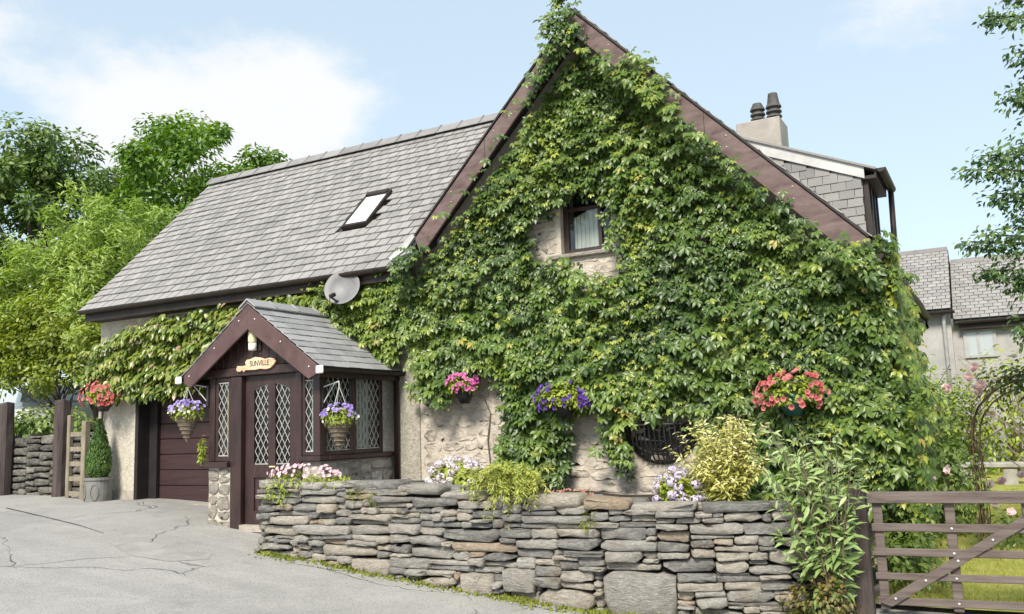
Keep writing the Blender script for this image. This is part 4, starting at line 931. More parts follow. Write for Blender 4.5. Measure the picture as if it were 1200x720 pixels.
# the 300 leaves that show largest are pieces of their own
show = (FY - P[:, 1]) * 1.0 + S_ * 9 + P[:, 0] * .10; show[n0:] = -9; show += rng.normal(0, .12, len(P))
order = np.argsort(-show); own = order[:300]; rest = order[300:]
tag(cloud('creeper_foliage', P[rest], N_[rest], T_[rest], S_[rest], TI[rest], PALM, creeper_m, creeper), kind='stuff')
# pale young shoots standing out from the older leaves in patches
P2 = []
for i in range(n0):
    x, y, z = P[i]
    if fbm(x * .9 + 31, z * .9, 6) > .12 and r.random() < .22: P2.append((x + r.gauss(0, .03), y - r.uniform(.02, .12), z + r.gauss(0, .03)))
P2 = np.array(P2); n2 = len(P2)
tag(cloud('young_shoots', P2, np.array([.1, -.7, .8]) + rng.normal(0, .35, (n2, 3)), np.array([0, -.5, -.6]) + rng.normal(0, .5, (n2, 3)), rng.uniform(.035, .065, n2), np.clip(.76 + rng.normal(0, .09, n2), 0, .97), PALM, creeper_m, creeper), kind='stuff')
variants = []
for q in range(8):
    me = npmesh('leaf', PALM[0], PALM[1], creeper_m); attr(me, 'ti', np.full(40, .22 + .085 * q)); attr(me, 'tv', np.zeros(40)); variants.append(me)
FR = frames(N_[own], T_[own])
for q, i in enumerate(own):
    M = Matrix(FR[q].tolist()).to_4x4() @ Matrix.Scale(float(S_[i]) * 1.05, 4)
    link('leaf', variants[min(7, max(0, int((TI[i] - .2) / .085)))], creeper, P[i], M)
m = MB()
for q in range(46):
    x = r.uniform(-6.6, -1.5); z0 = r.uniform(.9, 1.6); pts = [(x, FY - .05, z0)]
    hh = r.uniform(1.0, 4.5); zz = z0
    while zz < min(z0 + hh, gabz(pts[-1][0]) - .7):
        zz += .22; pts.append((pts[-1][0] + r.gauss(0, .05), FY - .05 - r.uniform(0, .05), zz))
    if len(pts) > 2 and all(inpoly(p[0], p[2], IVY) and not inpoly(p[0], p[2], HOLE) for p in pts): MB().tube(pts, [.014 - .010 * i / len(pts) for i in range(len(pts))], 5).build('stem', vine_stem, creeper)
MB().tube([(-5.15, FY - .06, 3.35), (-5.20, FY - .07, 3.6), (-5.23, FY - .06, 3.85)], .010, 5).build('stem', vine_stem, creeper)
# bare tendril below the magenta basket
MB().tube([(-6.02, FY - .02, 1.35), (-6.05, FY - .03, 1.75), (-6.0, FY - .02, 2.1), (-6.08, FY - .03, 2.3)], .009, 5).build('bare_stem', vine_stem, creeper)

# leafy climber over the garage door
clim = empty('garage_climber', (-11.8, 10.2, 2.8), 'pale yellow green climber hanging over the garage door', 'climbing plant')
GP = [(-14.1, 3.45), (-13.4, 3.72), (-12.4, 3.92), (-11.2, 3.97), (-10.2, 3.98), (-9.3, 4.02), (-8.7, 3.9), (-8.9, 3.4), (-9.6, 3.0), (-10.1, 2.78), (-10.8, 2.86), (-11.6, 2.72), (-12.4, 2.66), (-13.2, 2.72), (-13.9, 2.62), (-14.15, 2.9)]
P, N_, T_, S_, TI = [], [], [], [], []
while len(P) < 6400:
    x = r.uniform(-14.2, -8.7); z = r.uniform(2.5, 4.05)
    if not inpoly(x + r.gauss(0, .06), z + r.gauss(0, .06), GP): continue
    rel = min(max(.5 + .6 * fbm(x * 1.6, z * 1.6, 8), 0), 1.1); saw = (z / .40 + .9 * fn(x * 1.2, z * .5, 15)) % 1.0; u = r.random() ** .5; d = .05 + (.14 + .34 * rel) * u * (.5 + .7 * (1 - saw))
    if z > 3.9: d = min(d, .32)
    P.append((x, FY - d, z)); N_.append(np.array([.1, -.8, .75]) + np.array([r.gauss(0, .35), r.gauss(0, .25), r.gauss(0, .3)]))
    T_.append(np.array([r.gauss(0, .6), -.4, -1.0])); S_.append(r.uniform(.09, .155)); TI.append(.16 + .5 * u + .20 * fbm(x, z, 3) + r.gauss(0, .12) + (.3 if r.random() < .12 else 0))
P, N_, T_, S_, TI = map(np.array, (P, N_, T_, S_, TI)); TI = np.clip(TI, 0, 1)
order = np.argsort(-((FY - P[:, 1]) + S_ * 4 + P[:, 0] * .03)); own = order[:220]; rest = order[220:]
tag(cloud('climber_foliage', P[rest], N_[rest], T_[rest], S_[rest], TI[rest], OVATE, garageleaf_m, clim), kind='stuff')
variants = []
for q in range(8):
    me = npmesh('leaf', OVATE[0], OVATE[1], garageleaf_m); attr(me, 'ti', np.full(8, .2 + .09 * q)); attr(me, 'tv', np.zeros(8)); variants.append(me)
FR = frames(N_[own], T_[own])
for q, i in enumerate(own):
    link('leaf', variants[min(7, max(0, int((TI[i] - .2) / .09)))], clim, P[i], Matrix(FR[q].tolist()).to_4x4() @ Matrix.Scale(float(S_[i]), 4))
m = MB()
for q in range(9):
    x = -13.9 + q * .55; m.tube([(x, FY - .04, 3.0), (x + .3, FY - .10, 3.25 + .1 * (q % 3)), (x + .75, FY - .07, 3.5)], [.016, .012, .008], 5)
m.tube([(-13.95, FY - .04, .9), (-13.98, FY - .05, 1.8), (-13.9, FY - .05, 2.7), (-13.4, FY - .06, 3.2)], [.025, .022, .02, .014], 6)
m.build('stems', vine_stem, clim)

# ------------------------------------------------------------------ plants: general builders
def blob(name, c, rad, n, tmpl, mat, size, parent, droop=.5, shell=.55, tilo=.1, tihi=.8, lower=-1.0, outw=1.0, smooth=False):
    """leaves through the volume of an uneven ellipsoid"""
    c = np.array(c, float); rad = np.array(rad, float)
    d = rdir(int(n * 1.6)); d = d[d[:, 2] > lower][:n]; n = len(d)
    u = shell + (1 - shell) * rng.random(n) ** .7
    bump = np.array([1 + .28 * fbm(*(q * 2.2), 0) if False else 1 + .26 * fn(q[0] * 2.3 + c[0], q[1] * 2.3, q[2] * 2.3 + c[2]) + .12 * fn(q[0] * 5, q[1] * 5 + c[1], q[2] * 5) for q in d])
    P = c + d * rad * (u * bump)[:, None]
    nr = d * .7 * outw + UP * .6 + rng.normal(0, .35, (n, 3)); tip = d * .5 - UP * droop + rng.normal(0, .5, (n, 3))
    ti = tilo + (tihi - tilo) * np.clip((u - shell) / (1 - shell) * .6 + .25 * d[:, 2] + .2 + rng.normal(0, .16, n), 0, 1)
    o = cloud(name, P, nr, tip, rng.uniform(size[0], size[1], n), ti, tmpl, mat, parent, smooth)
    return tag(o, kind='stuff') if parent else o
def blooms(name, c, rad, n, mat, size, parent, face=(0, -1, .3), lower=-.5, tmpl=FLOWER, front=True, clusters=None):
    c = np.array(c, float); f = np.array(face, float); f /= np.linalg.norm(f)
    d = rdir(n * 8); keep = (d[:, 2] > lower)
    if front: keep &= (d @ f > -.15)
    d = d[keep]
    if clusters is not None:
        cl = np.array(clusters, float); cl /= np.linalg.norm(cl, axis=1, keepdims=True); d = d[(d @ cl.T).max(1) > .80]
    d = d[:n]; n = len(d)
    P = c + d * np.array(rad) * rng.uniform(.92, 1.14, n)[:, None]
    nr = d * .8 + f * .7 + rng.normal(0, .22, (n, 3))
    return tag(cloud(name, P, nr, rng.normal(size=(n, 3)), rng.uniform(size[0], size[1], n), rng.random(n), tmpl, mat, parent), kind='stuff')

# conical hanging baskets at the porch
def cone_basket(base, hook, label, group, seed):
    b = Vector(base); e = empty('hanging_basket', b, label, 'hanging basket', group)
    m = MB().lathe((b.x, b.y, b.z), [(.012, 0), (.055, .09), (.105, .2), (.165, .34), (.17, .36), (.15, .36), (.0, .33)], 14)
    m.build('wicker_cone', wicker_m, e, True)
    m = MB()
    for q in range(6): zz = .05 + .055 * q; m.lathe((b.x, b.y, b.z + zz), [(.026 + zz * .43, 0), (.036 + zz * .43, .008), (.026 + zz * .43, .016)], 14)
    m.build('woven_band', wicker_m, e)
    top = Vector(hook)
    m = MB()
    for q in range(3):
        a = q * 2.09 + .5; m.tube([b + Vector((.16 * math.cos(a), .16 * math.sin(a), .36)), top], .004, 5)
    m.tube([top, top + Vector((0, 0, .05))], .007, 5); m.build('hanging_chain', chain_m, e)
    blob('foliage', b + Vector((0, 0, .40)), (.22, .22, .13), 420, OVATE, hydleaf_m, (.035, .06), e, lower=-.7)
    blooms('violet_blooms', b + Vector((0, 0, .44)), (.22, .22, .13), 46, violet_p, (.05, .065), e, face=(.4, -1, .6), lower=-.1)
    blooms('pale_blooms', b + Vector((0, 0, .41)), (.22, .22, .12), 14, palepetal, (.04, .055), e, face=(.2, -1, .2), lower=-.5)
    return e
def bracket(hook, wallp, label, group):
    e = empty('basket_bracket', wallp, label, 'bracket', group); h = Vector(hook); w = Vector(wallp)
    MB().tube([w, h + Vector((0, 0, .06)), h + Vector((0, 0, .045))], .009, 6).tube([w - Vector((0, 0, .22)), w.lerp(h, .75) + Vector((0, 0, .045))], .007, 6).build('arm', chain_m, e)
    MB().box(w.x - .02, w.x + .02, w.y - .02, w.y + .02, w.z - .26, w.z + .03).build('wall_plate', iron_m, e)
cone_basket((-9.86, 8.58, 1.86), (-9.86, 8.58, 2.60), 'cone basket of violet pansies hanging in front of the garage door', 'cone baskets on the porch', 1)
bracket((-9.86, 8.58, 2.60), (-9.61, 8.72, 2.60), 'white iron bracket on the garage side of the porch', 'basket brackets')
cone_basket((-7.34, 8.78, 1.70), (-7.34, 8.78, 2.50), 'cone basket of violet pansies hanging before the porch side window', 'cone baskets on the porch', 2)
bracket((-7.34, 8.78, 2.50), (-7.61, 8.78, 2.50), 'white iron bracket holding the basket before the porch side window', 'basket brackets')
# wall baskets
def wall_basket(c, rad, fm, n, size, label, leafm, nleaf, potm, potr, seed, clusters=None, lows=-.6, name='wall_basket', fr=1.0):
    c = Vector(c); e = empty(name, (c.x, c.y, c.z - rad[2]), label, 'flower basket', 'petunia baskets on the walls')
    MB().lathe((c.x, c.y + .04, c.z - .22), [(.0, 0), (potr * .55, 0), (potr * .9, .09), (potr, .2), (potr * 1.06, .21), (potr * 1.06, .235), (potr * .9, .235), (0, .2)], 16).build('pot', potm, e, True)
    blob('foliage', c + Vector((0, -.02, .02)), Vector(rad) * .86, nleaf, OVATE, leafm, (.04, .075), e, lower=lows, shell=.35)
    blooms('blooms', c + Vector((0, -.03, .02)), Vector(rad) * fr, n, fm, size, e, lower=lows, clusters=clusters)
    MB().tube([(c.x, FY, c.z + .25), (c.x, c.y, c.z + .27), (c.x, c.y, c.z)], .008, 5).build('hanger', iron_m, e)
    return e
wall_basket((-6.24, 9.98, 2.46), (.24, .2, .16), magenta_p, 46, (.05, .07), 'basket of magenta petunias on the wall beside the porch', hydleaf_m, 320, iron_m, .12, 1, [(-.6, -.6, .6), (.1, -.7, .9), (.9, -.3, .3), (.5, -.8, -.55)])
wall_basket((-4.74, 9.90, 2.22), (.36, .22, .24), purple_p, 52, (.045, .07), 'basket of deep purple petunias in the middle of the creeper', hydleaf_m, 700, iron_m, .13, 2, [(-.8, -.5, .5), (.75, -.5, .6), (.9, -.4, .1), (.1, -1, -.35), (-.4, -.9, -.6), (.5, -.8, -.4)])
wall_basket((-1.96, 9.80, 2.14), (.36, .22, .25), red_p, 66, (.05, .078), 'coral red petunias in a green pot among the creeper', hydleaf_m, 330, greenpot_m, .14, 3, [(-.85, -.5, .25), (-.8, -.5, -.35), (.1, -.6, .95), (.5, -.6, .75), (.85, -.5, -.3), (.65, -.6, -.5), (-.45, -.7, -.7)])
wall_basket((-13.56, 9.96, 2.64), (.44, .26, .26), red_p, 66, (.06, .09), 'coral red petunias hanging on the pebbledash wall by the garage', hydleaf_m, 330, iron_m, .13, 4, [(-.8, -.5, .3), (-.2, -.7, .8), (-.3, -.9, -.3), (.7, -.7, .1), (.9, -.3, .5)])
# iron hay manger on the wall
mang = empty('wall_manger', (-3.62, FY, 1.36), 'empty black iron half round manger fixed low on the gable wall', 'manger')
MCX, MCZ, MR = -3.62, 1.88, .46
def mpt(a, t): return (MCX + MR * math.cos(a) * t, FY - .02 - .30 * (1 - t * t) ** .5 * 1.0, MCZ + MR * math.sin(a) * t)
m = MB()
for q in range(15):
    fx = -1 + 2 * (q + .5) / 15; half = math.sqrt(max(0, 1 - fx * fx)); pts = []
    for j in range(9):
        ang = math.pi / 2 * j / 8
        pts.append((MCX + MR * fx, FY - .03 - .26 * half * math.cos(ang), MCZ - MR * .98 * half * math.sin(ang)))
    m.tube(pts, .011, 5)
m.build('bars', iron_m, mang)
m = MB(); m.tube([(MCX - MR + MR * 2 * j / 16, FY - .03 - .26 * math.sqrt(max(0, 1 - (2 * j / 16 - 1) ** 2)), MCZ) for j in range(17)], .016, 6)
m.tube([(MCX + MR * math.cos(math.pi + math.pi * j / 20), FY - .02, MCZ + MR * math.sin(math.pi + math.pi * j / 20)) for j in range(21)], .018, 6)
m.tube([(MCX + MR * .88 * math.cos(math.pi + math.pi * j / 20), FY - .03 - .20 * abs(math.sin(math.pi * j / 20)) * .62, MCZ + MR * .75 * math.sin(math.pi + math.pi * j / 20)) for j in range(21)], .012, 6)
m.build('rim', iron_m, mang, True)
MB().prism([(MCX + MR * .97 * math.cos(math.pi + math.pi * j / 20), FY - .008, MCZ + MR * .97 * math.sin(math.pi + math.pi * j / 20)) for j in range(21)], (0, .006, 0)).build('back_lining', garage_dark, mang)

# hydrangeas
def hydrangea(c, rad, nh, pm, label, seed):
    e = empty('hydrangea', c, label, 'hydrangea', 'hydrangeas behind the wall'); r = random.Random(seed)
    cc = Vector(c) + Vector((0, 0, rad[2] * .4))
    blob('foliage', cc, (rad[0] * .9, rad[1] * .9, rad[2]), 520, OVATE, hydleaf_m, (.07, .11), e, lower=-.4, shell=.3)
    d = rdir(60); n = 70; d = rdir(n)
    heads = []
    for v in range(3):
        dd = rdir(64); V = cloudmesh(dd * .5, dd, .26, FLORET, pm); heads.append(V)
    k = 0; used = []
    for t in range(400):
        v = rdir(1)[0]
        if v[2] < -.25 or v[1] > .45: continue
        p = cc + Vector(v * np.array(rad))
        if any((p - q).length < .075 for q in used): continue
        used.append(p); s_ = r.uniform(.085, .125)
        link('flower_head', heads[k % 3], e, p, Matrix.Rotation(r.uniform(0, 6), 4, 'Z') @ Matrix.Diagonal((s_, s_, s_ * .85, 1))); k += 1
        if k >= nh: break
    MB().tube([Vector(c) - Vector((0, 0, .12)), cc], .02, 5).build('stem', vine_stem, e)
def cloudmesh(P, N, size, tmpl, mat):
    P = np.asarray(P); n = len(P); V, F, T = tmpl; M = frames(N, rng.normal(size=(n, 3)))
    W = (np.einsum('nij,kj->nki', M, V) * size + P[:, None, :]).reshape(-1, 3); FF = (F[None] + (np.arange(n) * len(V))[:, None, None]).reshape(-1, 3)
    me = npmesh('flower_head', W, FF, mat); attr(me, 'ti', np.repeat(rng.random(n), len(V))); attr(me, 'tv', np.tile(T, n)); return me
hydrangea((-5.72, 8.95, 1.22), (.36, .26, .24), 30, hydr_p, 'blush white hydrangea on the wall near the porch', 1)
hydrangea((-2.98, 8.85, 1.08), (.22, .22, .24), 20, lilac_p, 'pale lilac hydrangea beside the yellow shrub', 2)

# shrubs with stems and leaves in pairs
def stemmy(name, base, tips, leafm, tmpl, lsize, pairs, label, cat, bend=.3, start=.15, stemr=.006, spread=.8, group=None, stemm=None, tihi=1.0, jit=.25):
    e = empty(name, base, label, cat, group); b = Vector(base); m = MB(); P, N_, T_, S_, TI = [], [], [], [], []
    for k, t in enumerate(tips):
        t = Vector(t); mid = b.lerp(t, .5) + Vector((0, 0, bend * (t - b).length)); pts = []
        b2 = b + Vector((rng.normal(0, .05), rng.normal(0, .04), 0))
        for j in range(9):
            u = j / 8; pts.append(b2 * (1 - u) ** 2 + mid * 2 * u * (1 - u) + t * u * u)
        m.tube(pts, [stemr * (1 - .7 * j / 8) for j in range(9)], 4, False)
        for j in range(pairs):
            u = start + (1 - start) * (j + rng.random() * .6) / pairs; p = b2 * (1 - u) ** 2 + mid * 2 * u * (1 - u) + t * u * u
            dr = ((t - mid) * u + (mid - b2) * (1 - u)).normalized(); sd_ = dr.cross(Vector((rng.normal(), rng.normal(), rng.normal()))).normalized()
            for sg in (-1, 1):
                td = sd_ * sg * spread + dr * .75 + Vector((0, 0, -jit)) + Vector(rng.normal(0, .2, 3)); P.append(p); T_.append(td)
                N_.append(Vector((0, -.35, .8)) + Vector(rng.normal(0, .4, 3))); S_.append(rng.uniform(*lsize) * (1 - .45 * u)); TI.append(min(1, max(0, .15 + .55 * u * tihi + rng.normal(0, .16))))
    m.build('stems', stemm or vine_stem, e)
    tag(cloud('leaves', P, [tuple(v) for v in N_], [tuple(v) for v in T_], S_, np.array(TI), tmpl, leafm, e), kind='stuff')
    return e
tips = [(-2.5 + rng.normal(0, .22), 9.0 + rng.normal(0, .16), 1.35 + .62 * rng.random() ** .6) for _ in range(90)] + [(-2.5 + rng.uniform(-.5, .4), 8.95 + rng.normal(0, .1), rng.uniform(1.25, 1.6)) for _ in range(44)]
stemmy('yellow_shrub', (-2.48, 9.0, 1.0), tips, yellow_m, LANCE, (.08, .13), 17, 'bright yellow leaved upright shrub on top of the wall', 'shrub', bend=.12, spread=1.0, tihi=1.2)
tips = []
for k in range(40):
    a = rng.random(); x = -2.16 + 1.0 * rng.random(); z = .55 + 1.35 * rng.random() ** .75
    if z < 1.0: x = -2.05 + .75 * rng.random()
    tips.append((x, 8.62 - .35 * rng.random() + .25 * (x + 2), z))
tips += [(-1.72 + rng.normal(0, .16), 8.6 + rng.normal(0, .1), rng.uniform(1.5, 1.92)) for _ in range(12)]
stemmy('buddleia', (-1.46, 8.66, .06), tips, buddleia_m, LANCE, (.15, .23), 7, 'tall pale green bush with long leaves beside the gate post', 'shrub', bend=.22, start=.22, spread=.9, stemr=.008)
# juniper spilling over the wall
e = empty('juniper', (-4.55, 8.45, 1.15), 'feathery lime green juniper spilling over the wall top', 'shrub'); m = MB(); P, N_, T_, S_, TI = [], [], [], [], []
for k in range(72):
    a = rng.uniform(-1, 1); b = Vector((-4.55 + rng.normal(0, .10), 8.38 + rng.normal(0, .05), 1.22)); dx = a * rng.uniform(.2, .62); out = rng.uniform(.28, .52); dn = rng.uniform(-.12, .62) * (1 - .55 * abs(a))
    pts = []
    for j in range(10):
        u = j / 9; pts.append(b + Vector((dx * u, -out * u ** .8, .26 * math.sin(u * 2.2) * (1 if rng.random() > -1 else 0) - dn * u * u)))
    m.tube(pts, [.006 * (1 - .7 * j / 9) for j in range(10)], 4, False)
    for j in range(1, 10):
        for q in range(9):
            p = pts[j - 1].lerp(pts[j], rng.random()); dr = (pts[j] - pts[j - 1]).normalized(); s_ = Vector(rng.normal(0, 1, 3))
            td = dr * .8 + s_.cross(dr).normalized() * .75; P.append(p); T_.append(td); N_.append(Vector((0, -.3, .8)) + Vector(rng.normal(0, .4, 3))); S_.append(rng.uniform(.035, .075)); TI.append(np.clip(.15 + .65 * j / 9 + rng.normal(0, .13), 0, 1))
m.build('stems', vine_stem, e)
FERN = (LANCE[0] * np.array([.75, 1, 1]), LANCE[1], LANCE[2])
tag(cloud('needles', P, [tuple(v) for v in N_], [tuple(v) for v in T_], S_, np.array(TI), FERN, juniper_m, e), kind='stuff')
# trailing pink flowers at the wall's porch end
e = empty('trailing_pinks', (-7.4, 8.25, 1.32), 'low trailing plant with pale pink flowers on the porch end of the wall', 'flowering plant')
for c, rd, n in (((-7.45, 8.15, 1.36), (.42, .24, .13), 420), ((-7.62, 7.98, 1.25), (.22, .12, .20), 260), ((-6.95, 8.2, 1.35), (.28, .2, .08), 200)):
    blob('foliage', c, rd, n, OVATE, hydleaf_m, (.03, .055), e, lower=-.8, shell=.3)
blooms('blooms', (-7.38, 8.15, 1.42), (.50, .24, .13), 80, pinkp, (.04, .06), e, lower=.0)
e = empty('sedum', (-4.02, 8.45, 1.12), 'small clump of pinkish red sedum on the wall top', 'flowering plant')
blob('foliage', (-4.02, 8.42, 1.17), (.26, .12, .06), 220, OVATE, bed_m, (.02, .04), e, lower=-.2); blooms('blooms', (-4.02, 8.40, 1.19), (.26, .12, .06), 90, sedum_m, (.02, .035), e, lower=-.2, front=False)
# bronze cover at the foot of the wall, mossy verge, gravel
e = tag(blob('ground_cover', (-1.62, 8.58, .16), (.36, .24, .36), 900, OVATE, redcover_m, (.035, .065), None, lower=-.3, shell=.25), kind='stuff')
P = []; TI = []
for k in range(9000):
    s = rng.random() * FL * .92; (x, y, zb, _), d = lerp_path(FW, s); den = .55 + 1.0 * fn(s * 1.9, 3.3)
    if rng.random() > den: continue
    o = abs(rng.normal(0, .10)); yy = y - o + .07; P.append((x + rng.normal(0, .02), yy, gnear(x, yy) - .004)); TI.append(.3 + .4 * rng.random() + .3 * fn(s * 3, 1))
P = np.array(P); n = len(P)
tag(cloud('moss_verge', P, rng.normal(0, .6, (n, 3)) + np.array([0, -.8, .5]), UP + rng.normal(0, .6, (n, 3)), rng.uniform(.025, .065, n), np.array(TI), RHOMB, moss_m), kind='stuff')
gv = MB()
for k in range(420):
    s = rng.uniform(.55, 1.0) * FL * .96 if k > 120 else rng.random() * FL; (x, y, zb, _), d = lerp_path(FW, s); yy = y - abs(rng.normal(.02, .10)); r0 = rng.uniform(.008, .022); z = gnear(x, yy) + r0 * .4
    q = [(r0 * rng.uniform(.7, 1.3), 0, 0), (0, r0 * rng.uniform(.7, 1.3), 0), (-r0, 0, 0), (0, -r0, 0), (0, 0, r0 * .8), (0, 0, -r0 * .6)]
    gv.add([(x + a, yy + b, z + c) for a, b, c in q], [(0, 1, 4), (1, 2, 4), (2, 3, 4), (3, 0, 4), (1, 0, 5), (2, 1, 5), (3, 2, 5), (0, 3, 5)])
tag(gv.build('gravel', rubble_m), kind='stuff')
# small plants rooted in the wall face
for (x, z, lb_) in ((-6.22, 1.18, 'tiny green tuft in the wall below the hydrangea'), (-6.5, 1.22, 'tiny green tuft in the wall below the porch downpipe'), (-3.62, .98, 'tiny green tuft in the wall near the sedum')):
    e = tag(blob('wall_fern', (x, 8.02, z), (.07, .05, .07), 40, BLADE, moss_m, (.08, .14), None, lower=-.6), lb_, 'plant', 'tufts in the wall face')
e = empty('thin_shoot', (-9.66, 8.66, 1.575), 'thin yellow green shoot standing on the porch pier sill', 'plant')
blob('leaves', (-9.66, 8.66, 1.74), (.035, .035, .2), 110, OVATE, hydleaf_m, (.05, .07), e, lower=-1)
MB().tube([(-9.66, 8.66, 1.56), (-9.655, 8.66, 1.75), (-9.66, 8.66, 1.92)], [.006, .005, .003], 5).build('stem', vine_stem, e)

# ------------------------------------------------------------------ garden gate
GA, GB_ = Vector((-1.17, 9.02, 0)), Vector((1.75, 9.29, 0)); gdir = (GB_ - GA).normalized(); gn = Vector((gdir.y, -gdir.x, 0))
gate = empty('garden_gate', (.3, 9.15, .08), 'weathered brown five bar timber gate at the garden entrance', 'gate')
def gp(s, z, o=0.0): v = GA + gdir * s + gn * o; return Vector((v.x, v.y, z))
def grail(z0, z1, s0, s1, o0, o1, name, zz=None): 
    d0, d1 = (0, 0) if zz is None else zz
    return MB().hexa([gp(s0, z0, o0), gp(s1, z0 + d1, o0), gp(s1, z0 + d1, o1), gp(s0, z0, o1), gp(s0, z1, o0), gp(s1, z1 + d1, o0), gp(s1, z1 + d1, o1), gp(s0, z1, o1)]).build(name, gatewood_m, gate, bevel=.006)
grail(1.085, 1.190, -.02, 2.9, -.035, .04, 'top_rail')
for z0, z1 in ((.825, .90), (.605, .675), (.39, .455), (.165, .235)): grail(z0, z1, 0, 2.85, -.012, .013, 'rail')
for s_ in (.02, .63, 1.25, 1.87, 2.8): grail(.12, 1.084, s_, s_ + .085, -.035, -.0125, 'stile')
MB().hexa([gp(.02, .19, .0135), gp(.12, .155, .0135), gp(1.55, 1.07, .0135), gp(1.40, 1.075, .0135), gp(.02, .19, .038), gp(.12, .155, .038), gp(1.55, 1.07, .038), gp(1.40, 1.075, .038)]).build('brace', gatewood_m, gate, bevel=.004)
bolt = MB().lathe((0, 0, 0), [(0, .012), (.008, .010), (.012, .004), (.012, 0)], 8); bme = bpy.data.meshes.new('bolt'); bme.from_pydata(bolt.v, [], bolt.f); bme.materials.append(chain_m)
br = Matrix((gdir, Vector((0, 0, 1)), gn)).transposed().to_4x4()
for s_ in (.675, 1.29):
    for z in (.86, .64, .42, .20): link('bolt', bme, gate, gp(s_, z, .014), br)
for t in (.06, .25, .45, .66, .88): link('bolt', bme, gate, gp(.07 + 1.40 * t, .175 + .90 * t, .039), br)
gpost = MB().box(-1.36, -1.20, 8.93, 9.08, -.1, 1.22).build('gate_post', post_m, None, bevel=.015); tag(gpost, 'dark oak gate post where the wall meets the gate', 'post')

# ------------------------------------------------------------------ left side: wall, posts, ladder, planter
lwall = empty('rubble_wall', (-17.2, 10.9, .8), 'dark mossy rubble retaining wall between old posts by the drive', 'stone wall')
MB().box(-19.5, -14.2, 10.80, 11.2, .5, 2.02).build('wall_core', joint_m, lwall)
for i, (s, z, w, h) in enumerate(pack(5.2, lambda s: .80, lambda s: 2.06 - .03 * math.sin(s * 3), [], (.2, .5), (.08, .17), 81)):
    link('stone', stone_mesh(w - .014, h - .012, .16, random.Random(i).uniform(2.8, 4), 5000 + i, darkstone_m if not (s < 1.0 and i % 2) else facade_stone_m), lwall, (-19.4 + s, 10.83, z))
def oldpost(x, y, w, z0, z1, label, seed):
    r = random.Random(seed); m = MB(); n = 8; V = []; F = []
    for j in range(9):
        z = z0 + (z1 - z0) * j / 8
        for k in range(n):
            a = 2 * math.pi * (k + .5) / n; q = w / 2 * (1.12 + r.uniform(-.07, .07)) * (.93 if j == 8 else 1); V.append((x + max(-1, min(1, 1.35 * math.cos(a))) * q, y + max(-1, min(1, 1.35 * math.sin(a))) * q, z + (r.uniform(-.04, .05) if j == 8 else 0)))
    for j in range(8):
        for k in range(n): F.append((j * n + k, j * n + (k + 1) % n, (j + 1) * n + (k + 1) % n, (j + 1) * n + k))
    F.append(tuple(8 * n + k for k in range(n)))
    return tag(m.add(V, F).build('timber_post', post_m), label, 'post', 'old timber posts by the drive')
oldpost(-17.25, 10.55, .23, .80, 2.70, 'weathered upright timber post farthest from the house', 1)
oldpost(-15.42, 10.5, .22, .80, 2.68, 'weathered upright timber post next to the small ladder frame', 2)
lad = empty('ladder_frame', (-14.75, 10.2, .85), 'short pale wooden ladder leaning between post and planter', 'ladder')
for x, y, z1, w in ((-14.84, 10.27, 2.40, .085), (-14.23, 10.15, 2.28, .11)):
    MB().box(x - w / 2, x + w / 2, y - w / 2, y + w / 2, .83, z1).build('stile', palewood_m, lad, bevel=.012)
for q in range(5):
    z = 1.0 + q * .262; MB().bar((-14.83, 10.27, z), (-14.24, 10.15, z), .03, .085).build('rung', palewood_m, lad, bevel=.006)
PLX = -13.62
pl = empty('round_planter', (PLX, 9.98, .85), 'round grey lead planter standing at the corner of the garage wall', 'planter')
MB().lathe((PLX, 9.98, .85), [(0, 0), (.215, 0), (.22, .03), (.225, .40), (.245, .41), (.245, .455), (.22, .455), (.21, .40), (0, .40)], 24).build('tub', planter_m, pl)
for a0 in (-1.9, -.9):
    m = MB()
    for q in range(16):
        a1, a2 = 2 * math.pi * q / 16, 2 * math.pi * (q + 1) / 16; f = lambda a: (PLX + .228 * math.cos(a0 + .28 * math.cos(a)), 9.98 + .228 * math.sin(a0 + .28 * math.cos(a)), 1.06 + .13 * math.sin(a)); m.bar(f(a1), f(a2), .012, .012)
    m.build('moulded_ring', planter_m, pl)
MB().lathe((PLX, 9.98, 1.24), [(0, 0), (.21, 0), (.0, .015)], 16).build('compost', soil_m, pl)
con = empty('dwarf_conifer', (PLX, 10.0, 1.25), 'small cone shaped green conifer growing in the round planter', 'conifer')
n = 4600; zz = rng.random(n) ** 1.25; aa = rng.random(n) * 2 * math.pi; rr = np.interp(zz, [0, .18, .45, .8, 1], [.13, .205, .19, .085, .01]) * (.55 + .45 * rng.random(n) ** .4)
P = np.stack([PLX + rr * np.cos(aa), 9.98 + rr * np.sin(aa), 1.27 + .98 * zz], 1); d = np.stack([np.cos(aa), np.sin(aa), .2 + 0 * aa], 1)
tag(cloud('needles', P, d + rng.normal(0, .4, (n, 3)), UP * 1.1 + d * .6 + rng.normal(0, .3, (n, 3)), rng.uniform(.04, .075, n), np.clip(.1 + rr * 2.2 + rng.normal(0, .15, n), 0, 1), LANCE, conifer_m, con), kind='stuff')
MB().tube([(PLX, 10, 1.2), (PLX, 10, 2.1)], [.03, .006], 6).build('trunk', bark_m, con)

